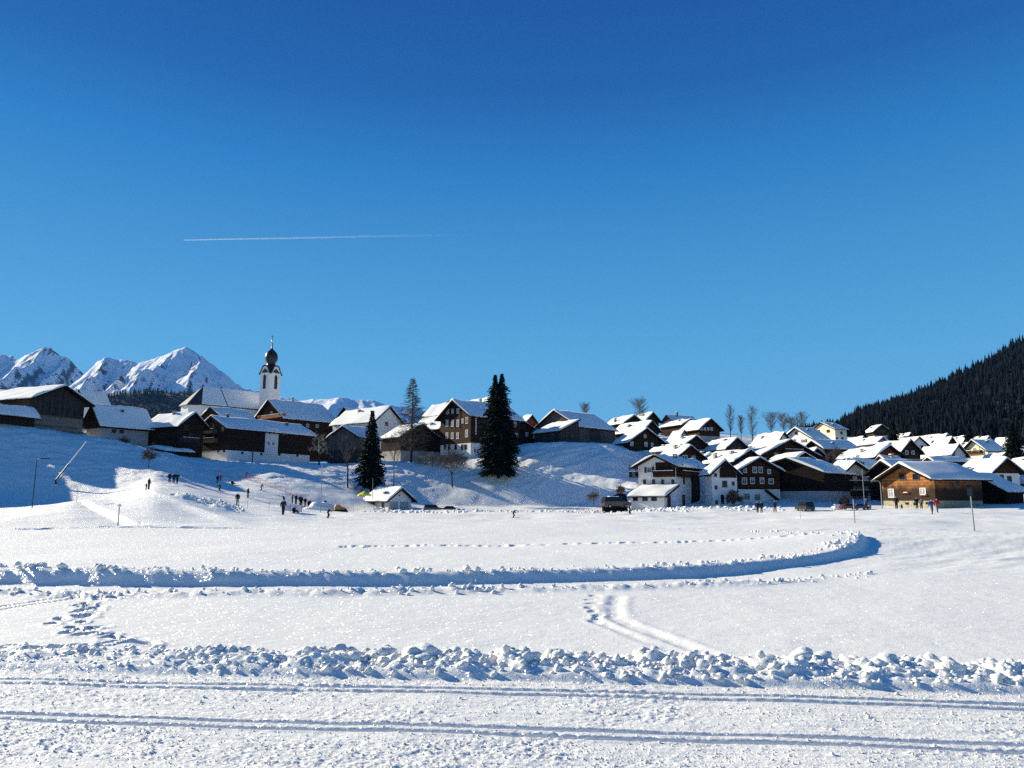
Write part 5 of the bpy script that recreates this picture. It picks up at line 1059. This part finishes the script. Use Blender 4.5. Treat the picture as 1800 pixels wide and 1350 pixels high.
def pose(lean=0, la=((-.26, .02, 1.16), (-.25, -.12, .93), (-.25, -.17, .86)), ra=((.26, .02, 1.16), (.25, -.12, .93), (.25, -.17, .86)), ll=((-.10, -.02, .5), (-.11, .02, .09), (-.12, -.14, .05)), rl=((.10, -.02, .5), (.11, .02, .09), (.12, -.14, .05)), dz=0, hx=0):
    s = math.sin(lean); c = math.cos(lean)
    def T(x, y, z): zz = z - .95; return (x, y - zz * s, .95 + dz + zz * c)
    J = [(0, 0, .95 + dz), T(0, 0, 1.15), T(0, 0, 1.38), T(0, 0, 1.5), T(0, -.02, 1.6), T(hx, -.03, 1.68)]
    J += [T(-.18, 0, 1.42)] + [T(*p) for p in la] + [T(.18, 0, 1.42)] + [T(*p) for p in ra]
    J += [(-.09, 0, .9 + dz)] + list(ll) + [(.09, 0, .9 + dz)] + list(rl)
    return J
POSES = {'stand': pose(), 'walk': pose(.08, ll=((-.10, -.16, .52), (-.11, -.24, .10), (-.11, -.40, .07)), rl=((.10, .02, .5), (.11, .22, .12), (.12, .09, .05)), la=((-.26, .14, 1.18), (-.25, .12, .95), (-.25, .10, .88)), ra=((.26, -.1, 1.18), (.24, -.28, 1.02), (.24, -.33, .97))),
         'ski': pose(.5, dz=-.14, ll=((-.13, -.22, .46), (-.14, .04, .10), (-.15, -.12, .06)), rl=((.13, -.22, .46), (.14, .04, .10), (.15, -.12, .06)), la=((-.34, -.12, 1.2), (-.34, -.38, 1.12), (-.34, -.45, 1.1)), ra=((.34, -.12, 1.2), (.34, -.38, 1.12), (.34, -.45, 1.1))),
         'sit': pose(.12, dz=-.78, ll=((-.13, -.42, .36), (-.14, -.62, .10), (-.15, -.76, .16)), rl=((.13, -.40, .40), (.14, -.66, .12), (.15, -.80, .18)), la=((-.26, .05, 1.16), (-.22, -.2, 1.02), (-.2, -.26, .98)), ra=((.26, .05, 1.16), (.22, -.2, 1.02), (.2, -.26, .98))),
         'kneel': pose(.55, dz=-.42, ll=((-.12, -.22, .14), (-.12, .16, .10), (-.12, .34, .07)), rl=((.12, -.22, .14), (.12, .16, .10), (.12, .34, .07)))}
BODY = {k: body_mesh('body_' + k, J, E_, RAD, CUT) for k, J in POSES.items()}
def person(label, px, py, pos='stand', top='cloth_black', legs='cloth_black', hat='cloth_black', yaw=0, s=1.0, d=None, skis=False, group=None, sticks=False):
    p = at(px, py, d) if d else hit(px, py)
    z = gz(px, p.y); p = V3((p.x, p.y, z))
    t = thing('person', label, 'person', p, group); t.rotation_euler = (0, 0, R(yaw)); t.scale = (s, s, s)
    o = bpy.data.objects.new('body', BODY[pos]); C.objects.link(o); o.parent = t
    for i, m in enumerate((top, legs, 'skin', hat, 'rubber')): o.material_slots[i].link = 'OBJECT'; o.material_slots[i].material = MATS[m]
    if skis:
        for sx in (-.14, .14):
            mb = MB(); mb.bx(sx - .045, sx + .045, -.95, .75, .0, .03); mb.box((sx, -1.02, .05), (.04, 0, 0), (0, .09, -.05), (0, .008, .012)); mb.build('ski', 'cloth_red' if 'red skis' in label else 'metal_dark', t)
        for sx in (-.36, .36): mb = MB(); mb.tube([(sx, -.42, 1.0), (sx * 1.1, -.1, .02)], .012, 5); mb.build('ski_pole', 'metal_grey', t)
    return t
P_ = person
P_('adult in dark clothes standing with a child on the shaded left slope', 261.5, 855, d=112, yaw=150)
P_('child in dark clothes beside the lone adult on the shaded left slope', 257, 856, d=112, yaw=150, s=.62)
for px, lab, tp in ((298.5, 'left person of the trio in black at the shade edge', 'cloth_black'), (306, 'middle person of the trio in navy at the shade edge', 'cloth_navy'), (312, 'right person of the trio stepping down at the shade edge', 'cloth_black')):
    P_(lab, px, 837.5, d=127, pos='walk' if 'stepping' in lab else 'stand', top=tp, yaw=40, group='trio at the edge of the shaded slope')
P_('distant skier standing above the seated one on the ski slope', 382, 851, d=144, yaw=20, s=.9, skis=True)
P_('small figure sitting in the snow on the ski slope', 408, 850, d=146, pos='sit', yaw=60)
P_('crouching skier with red skis gliding down the slope', 387, 862, d=131, pos='ski', top='cloth_black', legs='cloth_brown', yaw=-40, skis=True, s=.95)
P_('skier in black standing tall in the middle of the lit ski slope', 435.5, 876.5, d=126, yaw=80, skis=True)
P_('small skier right of the tall standing one on the lit slope', 458, 867.5, d=139, pos='ski', yaw=120, s=.9, skis=True)
P_('skier in black with broad jacket nearest on the lit ski slope', 417, 888, d=106, yaw=10, skis=True, legs='cloth_grey')
P_('farthest skier in red at the top of the netting fence', 432, 840, d=158, pos='ski', top='cloth_red', yaw=100, s=.9, skis=True)
P_('tall person in navy jacket and black trousers in front of the waiting group', 497.5, 900, d=84, top='cloth_navy', yaw=30, pos='walk')
for px, py, pos, sc, lab, tp in ((499.5, 884.5, 'kneel', 1, 'person kneeling in the snow at the left of the waiting group', 'cloth_black'), (513.7, 884.5, 'stand', 1, 'tallest standing person at the left of the waiting group', 'cloth_black'), (520, 884.5, 'stand', 1.02, 'person in black standing second in the waiting group', 'cloth_black'),
        (527, 884.5, 'walk', .98, 'person in navy in the centre of the waiting group', 'cloth_navy'), (530, 885.5, 'stand', .95, 'person in front at the centre of the waiting group', 'cloth_black'), (536.5, 884, 'stand', .88, 'shorter person in black right in the waiting group', 'cloth_black'), (543, 884, 'kneel', 1.1, 'person bending down at the right end of the waiting group', 'cloth_black')):
    P_(lab, px, py, d=131, pos=pos, s=sc * 1.0, top=tp, yaw=random.Random(int(px)).uniform(-60, 60), group='waiting group at the foot of the ski slope')
P_('person sitting in the snow with raised leg in front of the white banner', 516, 900, d=92, pos='sit', yaw=70)
P_('lone person in black behind the snow heap', 572, 884, d=134, yaw=20, s=.95)
P_('cross country skier leaning forward below the snow heap', 576, 909, d=88, pos='ski', yaw=70, s=.78, skis=True)
P_('tiny cross country skier alone in front of the shaded bank', 902, 908, d=97, pos='ski', yaw=70, s=.72, skis=True)
P_('tiny cross country skier in front of the white garage', 1108, 906.5, d=99, pos='ski', yaw=-60, s=.8, skis=True)
P_('left walker of the dark pair before the brown chalet', 1332, 903, d=112, pos='walk', yaw=170, s=.95)
P_('right walker of the dark pair before the brown chalet', 1339, 903, d=112, pos='stand', yaw=170, s=.95)
P_('single walker in black right of the pair before the stair roof', 1362.5, 902.5, d=112, pos='walk', yaw=150, s=1.0)
P_('person in blue jacket beside the parked cars under the chalet', 1523, 897, d=111, pos='walk', top='cloth_navy', yaw=120)
P_('child in black next to the person in blue by the parked cars', 1530.5, 899.5, d=110, yaw=100, s=.55)
P_('person in black walking a dog before the weathered timber house', 1577, 902.5, d=104, pos='walk', yaw=160, s=1.05)
P_('left person of two in front of the timber house base', 1612.5, 898, d=108, yaw=170, s=.95)
P_('right smaller person of two in front of the timber house base', 1620.5, 898, d=108, yaw=150, s=.85, top='cloth_grey')
P_('person in blue jacket walking towards the camera at the right field edge', 1639.5, 915, d=88, pos='walk', top='cloth_blue', legs='cloth_grey', yaw=0, s=1.0)
P_('person in red jacket walking beside the blue one', 1648.5, 910, d=92, pos='walk', top='cloth_red', legs='cloth_grey', hat='cloth_red', yaw=0)
P_('red clad skier under the chalet corner near the farmhouse at the slope top', 388, 836, d=150, top='cloth_red', yaw=30, s=.7)
# dog
p = at(1586, 901.5, 104); dg = thing('dog', 'small dark dog beside the walker before the weathered timber house', 'dog', V3((p.x, p.y, gz(1586, 104)))); dg.rotation_euler = (0, 0, R(150))
J = [(0, .25, .42), (0, 0, .42), (0, -.22, .46), (0, -.34, .62), (0, -.44, .68), (0, -.56, .64), (-.08, -.2, .3), (-.08, -.22, .04), (.08, -.2, .3), (.08, -.22, .04), (-.09, .22, .34), (-.09, .34, .22), (-.09, .28, .04), (.09, .22, .34), (.09, .34, .22), (.09, .28, .04), (0, .42, .52), (0, .55, .62)]
ED = [(1, 0), (1, 2), (2, 3), (3, 4), (4, 5), (2, 6), (6, 7), (2, 8), (8, 9), (0, 10), (10, 11), (11, 12), (0, 13), (13, 14), (14, 15), (0, 16), (16, 17)]
rdd = [.10, .11, .12, .08, .08, .045, .05, .03, .05, .03, .07, .04, .03, .07, .04, .03, .03, .02]
me = body_mesh('dog_body', [J[1], J[0]] + J[2:], [(0, 1)] + [(0 if a == 1 else 1 if a == 0 else a, b) for a, b in ED[1:]], [rdd[1], rdd[0]] + rdd[2:], {'leg': [], 'foot': [], 'head': [99]})
o = bpy.data.objects.new('body', me); C.objects.link(o); o.parent = dg

# ---------------------------------------------------------------- cars
def car(name, label, px, py, d, yaw, paint, van=False, s=1.0, group=None, snow=False):
    p = at(px, py, d); t = thing(name, label, 'car', p, group); t.rotation_euler = (0, 0, R(yaw)); t.scale = (s, s, s)
    if van: low = [(-2.3, .32), (2.3, .32), (2.35, .75), (2.2, .98), (1.45, 1.08), (-2.3, 1.08), (-2.36, .7)]; cab = [(-2.28, 1.08), (1.4, 1.08), (.75, 1.78), (-2.05, 1.82)]
    else: low = [(-2.15, .30), (2.15, .30), (2.2, .62), (2.05, .82), (1.1, .92), (-1.9, .95), (-2.2, .85), (-2.2, .5)]; cab = [(-1.8, .94), (1.05, .92), (.35, 1.42), (-1.1, 1.44)]
    mb = MB()
    def sweep(prof, w0, w1):
        n = len(prof); zs_ = [z for _, z in prof]; zl, zh = min(zs_), max(zs_)
        vs_ = []
        for sy in (-1, 1): vs_ += [(x, sy * (w0 + (w1 - w0) * (z - zl) / (zh - zl)), z) for x, z in prof]
        mb.add(vs_, [tuple(range(n - 1, -1, -1)), tuple(range(n, 2 * n))] + [(i, (i + 1) % n, n + (i + 1) % n, n + i) for i in range(n)])
    sweep(low, .86, .90); sweep(cab, .84, .66); b = mb.build('body', paint, t)
    bm = bmesh.new(); bm.from_mesh(b.data); bmesh.ops.bevel(bm, geom=bm.edges[:], offset=.05, segments=2, affect='EDGES'); bm.to_mesh(b.data); bm.free()
    (x0, z0), (x1, z1), (x2, z2), (x3, z3) = cab; mb = MB(); e = .02
    for sy in (-1, 1):
        w0, w1 = .84 + e, .70 + e
        for (xa, xb, xc, xd) in ((x0 + .35, -.1, -.15, x3 + .2), (0, x1 - .22, x2 - .12, -.05)):
            mb.add([(xa, sy * (w0 - .02), z0 + .08), (xb, sy * (w0 - .02), z0 + .08), (xc, sy * w1, z2 - .12), (xd, sy * w1, z2 - .12)], [(0, 1, 2, 3) if sy < 0 else (3, 2, 1, 0)])
    mb.build('side_window', 'glass_dark', t)
    mb = MB(); mb.add([(x1 + .01, -.7, z0 + .08), (x1 + .01, .7, z0 + .08), (x2 + .08, .6, z2 - .1), (x2 + .08, -.6, z2 - .1)], [(0, 1, 2, 3)]); mb.build('windscreen', 'glass_dark', t)
    for x in (-1.4, 1.4):
        for y in (-.78, .78):
            mb = MB(); mb.tube([(x, y - .1, .32), (x, y + .1, .32)], .32, 14); w_ = mb.build('wheel', 'rubber', t); mb = MB(); mb.tube([(x, y - .112, .32), (x, y + .112, .32)], .19, 10); mb.build('rim', 'metal_grey', w_)
    for y in (-.6, .6): mb = MB(); mb.box((low[2][0] - .05, y, .68), (.06, 0, 0), (0, .16, 0), (0, 0, .07)); mb.build('headlight', 'lamp_glass', t)
    for y in (-.65, .65): mb = MB(); mb.box((-2.3 if van else -2.17, y, .75), (.05, 0, 0), (0, .12, 0), (0, 0, .1)); mb.build('tail_light', 'cloth_red', t)
    if snow: mb = MB(); mb.box((-.5, 0, z2 + .07), (.8, 0, 0), (0, .55, 0), (0, 0, .06)); mb.build('snow_cap', RSNOW, t)
    return t
car('van', 'black van parked right of the small ski hut', 761, 899.5, 143, 8, 'car_black', van=True, s=.74)
car('car', 'black low car parked right of the black van', 793, 900, 143, -8, 'car_black', s=.78)
car('car', 'dark car parked at the left foot of the white garage', 1083, 893, 135, 15, 'car_black', van=True, s=1.1, snow=True)
car('car', 'dark red car parked in the shade under the balconied chalet', 1493, 896, 112, 5, 'car_red', s=.62)
car('car', 'blue car parked right of the dark red one under the balconied chalet', 1513, 896, 113, 8, 'car_blue', s=.62)
car('car', 'dark car with pale lights parked in the barn shadow', 1415, 899, 115, 95, 'car_black', van=True, s=.8)
car('car', 'white fronted car far right of the dark one in the barn shadow', 1471, 896.5, 116, 80, 'car_white', s=.6)
# dark snow heap cover beside the garage
p = at(1084, 893, 138); t = thing('tarpaulin_stack', 'dark covered timber stack with snow streaks against the white garage', 'stack', V3((p.x, p.y + 2.2, p.z)))
mb = MB(); prof = [(-2.3, -1), (-2.3, .3), (-1.6, 1.3), (-.4, 2.2), (.9, 2.75), (1.9, 2.5), (2.2, 1.2), (2.2, -1)]; poly_prism(mb, prof, lambda a, b, z: V3((a, b, z)), -1.2, 1.2); mb.build('cover', 'rubber', t)
for (a, z, l, n_) in ((-.2, 1.4, .9, 0), (.4, 1.9, .7, 1), (.9, .9, .8, 2)): mb = MB(); mb.box((a, -1.24, z), (l, 0, l * .12), (0, .05, 0), (0, 0, .05)); mb.build('snow_streak', RSNOW, t)

# ---------------------------------------------------------------- poles, lamps, fences, small things
def pole(name, label, cat, px, py, d, h, r, m='metal_grey', lean=(0, 0), group=None, arm=None, snow=False, panel=None):
    p = at(px, py, d); p.z = gz(px, d); t = thing(name, label, cat, p, group); mb = MB(); mb.tube([(0, 0, -.6), (lean[0] * h, lean[1] * h, h)], [r, r * .75], 8); mb.build('shaft', m, t)
    if arm:
        sx, L = arm; mb = MB(); pts = [(0, 0, h - .02)] + [(sx * L * (1 - math.cos(a)) * .7, 0, h + L * .55 * math.sin(a)) for a in (.4, .8, 1.2, 1.57)] + [(sx * L, 0, h + L * .55)]
        mb.tube(pts, r * .6, 6); mb.build('arm', m, t); mb = MB(); mb.box((sx * (L + .3), 0, h + L * .55 - .03), (.38, 0, 0), (0, .12, 0), (0, 0, .06)); mb.build('lamp_head', m, t)
    if snow: mb = MB(); mb.lathe([(.01, .16), (.10, .12), (.15, .03), (.12, -.03)], 8, (lean[0] * h, lean[1] * h, h)); mb.build('snow_cap', RSNOW, t)
    return t
pole('street_lamp', 'slim street lamp with bent arm on the left snow mound', 'lamp', 57, 888, 75, 4.6, .05, 'metal_dark', arm=(1, .55))
pole('street_lamp', 'street lamp with curved arm in front of the weathered timber house', 'lamp', 1551, 896, 114, 3.8, .07, arm=(-1, .7))
pole('flag_pole', 'tall grey pole standing at the snow heap below the ski slope', 'pole', 563, 899, 110, 6.9, .07)
pole('flag_pole', 'thin grey pole in front of the broad dark spruce', 'pole', 655, 862, 150, 5.0, .05)
pole('flag_pole', 'thin grey pole before the balconied chalet', 'pole', 1520, 890, 124, 6.4, .05)
pole('flag_pole', 'thin faint pole at the foot of the shaded central bank', 'pole', 1055, 890, 140, 5.2, .04)
pole('trail_post', 'snow capped wooden trail post before the left ramp', 'post', 207, 927, 53.5, 1.38, .045, 'bark_pale', snow=True)
pole('trail_post', 'leaning thin marker stake on top of the left mound', 'post', 135, 876, 75, 1.5, .025, 'metal_grey')
pole('trail_post', 'grey trail post under the parked red car', 'post', 1503, 924, 62, 1.95, .05)
pole('trail_post', 'tall grey trail post at the right field edge', 'post', 1713.5, 936, 50, 2.3, .05, lean=(-.02, 0))
pole('trail_post', 'thin short stake before the black barn', 'post', 1407, 911, 75, 1.2, .025)
pole('trail_post', 'left grey stake of the rope line below the skiers', 'post', 434.5, 898, 96, 1.05, .03)
pole('trail_post', 'right grey stake of the rope line below the skiers', 'post', 472.5, 900, 92, 1.15, .03)
# snow lance: leaning mast on a braced foot
p = at(98, 847, 131); p.z = gz(98, 131); t = thing('snow_lance', 'leaning snow making lance on the shaded left slope', 'snow lance', p); tip = at(152, 776, 133) - p
mb = MB(); mb.tube([(0, 0, .9), tip * .42 + V3((0, 0, .5))], .12, 8); mb.build('lower_mast', 'metal_dark', t); mb = MB(); mb.tube([tip * .42 + V3((0, 0, .5)), tip], [.09, .06], 8); mb.build('upper_mast', 'frame_white', t)
mb = MB(); mb.tube([(0, 0, -.5), (0, 0, 1.0)], .14, 8); mb.tube([(.1, 0, .1), (1.2, .1, 1.9)], .06, 6); mb.build('stand', 'metal_dark', t); mb = MB(); mb.bx(-.5, .5, -.3, .3, -.15, .12); mb.build('foot_plate', 'frame_white', t)
# netting fence down the slope
FP = [(418, 834, 156), (440, 842, 152), (470, 852, 147), (500, 861, 142), (530, 870, 138), (560, 879, 133), (590, 889, 128), (622, 894, 122)]
t = thing('netting_fence', 'red netting fence on thin stakes running down beside the ski slope', 'fence', at(*FP[0])); o0 = t.location; tops = []
for i in range(24):
    u = i / 23 * (len(FP) - 1); k = min(int(u), len(FP) - 2); f = u - k; px = FP[k][0] * (1 - f) + FP[k + 1][0] * f; d = FP[k][2] * (1 - f) + FP[k + 1][2] * f; p = at(px, 880, d); p.z = gz(px, d); tops.append(p - o0)
    mb = MB(); mb.tube([p - o0 - V3((0, 0, .3)), p - o0 + V3((0, 0, 1.15))], .022, 5); mb.build('stake', 'metal_grey' if i % 3 else 'net_red', t)
mb = MB()
for i in range(23):
    a, b = tops[i], tops[i + 1]
    for z in np.linspace(.2, 1.05, 6): mb.tube([a + V3((0, 0, z)), (a + b) / 2 + V3((0, 0, z - .06)), b + V3((0, 0, z))], .007, 3, cap=False)
    for k in range(10): c = a.lerp(b, (k + .5) / 10); mb.tube([c + V3((0, 0, .17)), c + V3((0, 0, 1.02))], .005, 3, cap=False)
o = mb.build('netting', 'net_red', t); o['kind'] = 'stuff'
# short red net near the farmhouse corner
t = thing('netting_fence', 'short piece of red netting fence below the white based farmhouse corner', 'fence', at(378, 832, 154)); o0 = t.location; tops = []
for i in range(6):
    px = 376 + i * 5; p = at(px, 880, 155); p.z = gz(px, 155); tops.append(p - o0); mb = MB(); mb.tube([p - o0 - V3((0, 0, .3)), p - o0 + V3((0, 0, 1.2))], .03, 5); mb.build('stake', 'metal_grey', t)
mb = MB()
for i in range(5):
    for z in np.linspace(.2, 1.1, 6): mb.tube([tops[i] + V3((0, 0, z)), tops[i + 1] + V3((0, 0, z))], .01, 3, cap=False)
o = mb.build('netting', 'net_red', t); o['kind'] = 'stuff'
# white banner on posts
a = at(499, 898, 100); b = at(530, 898, 104); a.z = gz(499, 100); b.z = gz(530, 104); t = thing('banner', 'low pale pink banner stretched between posts below the waiting group', 'banner', a); ab = b - a; n = V3((ab.y, -ab.x, 0)).normalized()
mb = MB(); mb.box(ab / 2 + V3((0, 0, .55)), ab / 2, n * .01, V3((0, 0, .42))); mb.build('sheet', 'banner', t)
for f in (0, .33, .66, 1): mb = MB(); mb.tube([ab * f + n * .04 - V3((0, 0, .3)), ab * f + n * .04 + V3((0, 0, 1.05))], .03, 6); mb.build('post', 'metal_grey', t)
# snow heap, small vehicle, parasol by the hut
p = at(562, 897, 122); p.z = gz(562, 122) - .3; mb = MB(); q = np.random.RandomState(77); nu, nv = 28, 12; vs_ = []
for j in range(nv + 1):
    for i in range(nu): a = i * 6.283 / nu; rad = 1 - j / nv; hgt = (1 - rad ** 2.2) * 1.75; nz_ = 1 + 0.5 * float(vn(math.cos(a) * 1.6 + 9, math.sin(a) * 1.6 + j * .35, 5)); vs_.append((math.cos(a) * rad * 3.3 * nz_, math.sin(a) * rad * 1.7 * nz_, hgt * (0.85 + 0.5 * float(vn(math.cos(a) * 2 + 3, math.sin(a) * 2 + j * .3, 8)))))
mb.add(vs_, [(j * nu + i, j * nu + (i + 1) % nu, (j + 1) * nu + (i + 1) % nu, (j + 1) * nu + i) for j in range(nv) for i in range(nu)]); tag(mb.build('snow_heap', SNOW, smooth=True, loc=p), 'ploughed heap of grey blue shaded snow around the tall grey pole', 'snow heap')
p = at(598, 894, 120); p.z = gz(598, 120); t = thing('snow_blower', 'small ochre vehicle standing behind the snow heap', 'machine', p); t.rotation_euler = (0, 0, R(20))
mb = MB(); poly_prism(mb, [(-.9, .3), (.7, .3), (.7, .8), (.1, .95), (-.1, 1.25), (-.7, 1.25), (-.9, .9)], lambda a, b, z: V3((a, b, z)), -.45, .45); mb.build('body', 'ochre', t)
for y in (-.5, .5): mb = MB(); poly_prism(mb, [(-.9, .05), (.6, .0), (.85, .2), (.6, .4), (-.9, .4), (-1.05, .2)], lambda a, b, z: V3((a, b, z)), y - .12, y + .12); mb.build('track', 'rubber', t)
mb = MB(); poly_prism(mb, [(.72, .05), (1.2, .05), (1.0, .45), (.72, .75)], lambda a, b, z: V3((a, b, z)), -.55, .55); mb.build('scoop', 'metal_dark', t)
p = at(640, 899, 144); p.z = gz(640, 144); t = thing('parasol', 'open yellow parasol at the left corner of the ski hut', 'parasol', p)
mb = MB(); mb.tube([(0, 0, -.3), (0, 0, 3.3)], .04, 7); mb.build('pole', 'metal_grey', t); mb = MB(); mb.lathe([(1.35, 2.35), (1.3, 2.55), (.7, 2.95), (.05, 3.25)], 8, cap=False); mb.build('canopy', 'yellow', t)
# contrail, kilometres up
a = at(323, 422, 24000); pts = []; nseg = 60; V = []; Fs = []
m = bpy.data.materials.new('contrail_vapour'); m.use_nodes = True; nt_ = m.node_tree; b_ = nt_.nodes['Principled BSDF']; b_.inputs['Base Color'].default_value = (.9, .92, .95, 1); b_.inputs['Roughness'].default_value = 1; b_.inputs['Specular IOR Level'].default_value = 0
tc = nt_.nodes.new('ShaderNodeTexCoord'); sp = nt_.nodes.new('ShaderNodeSeparateXYZ'); nt_.links.new(tc.outputs['Object'], sp.inputs[0]); mr = nt_.nodes.new('ShaderNodeMapRange'); mr.inputs['From Max'].default_value = 10500; mr.inputs['To Min'].default_value = .8; mr.inputs['To Max'].default_value = 0; nt_.links.new(sp.outputs['X'], mr.inputs[0])
pw = nt_.nodes.new('ShaderNodeMath'); pw.operation = 'POWER'; pw.inputs[1].default_value = 1.9; nt_.links.new(mr.outputs[0], pw.inputs[0]); nt_.links.new(pw.outputs[0], b_.inputs['Alpha']); MATS['contrail_vapour'] = m
mb = MB(); e = at(945, 410, 25500) - a; pts = [e * (i / 40) + V3((0, 0, 4 * math.sin(i * .37))) for i in range(41)]; mb.tube(pts, [18 + 30 * i / 40 for i in range(41)], 8); o = mb.build('contrail', m, smooth=True, loc=a); tag(o, 'thin white contrail fading to the right across the blue sky', 'contrail')
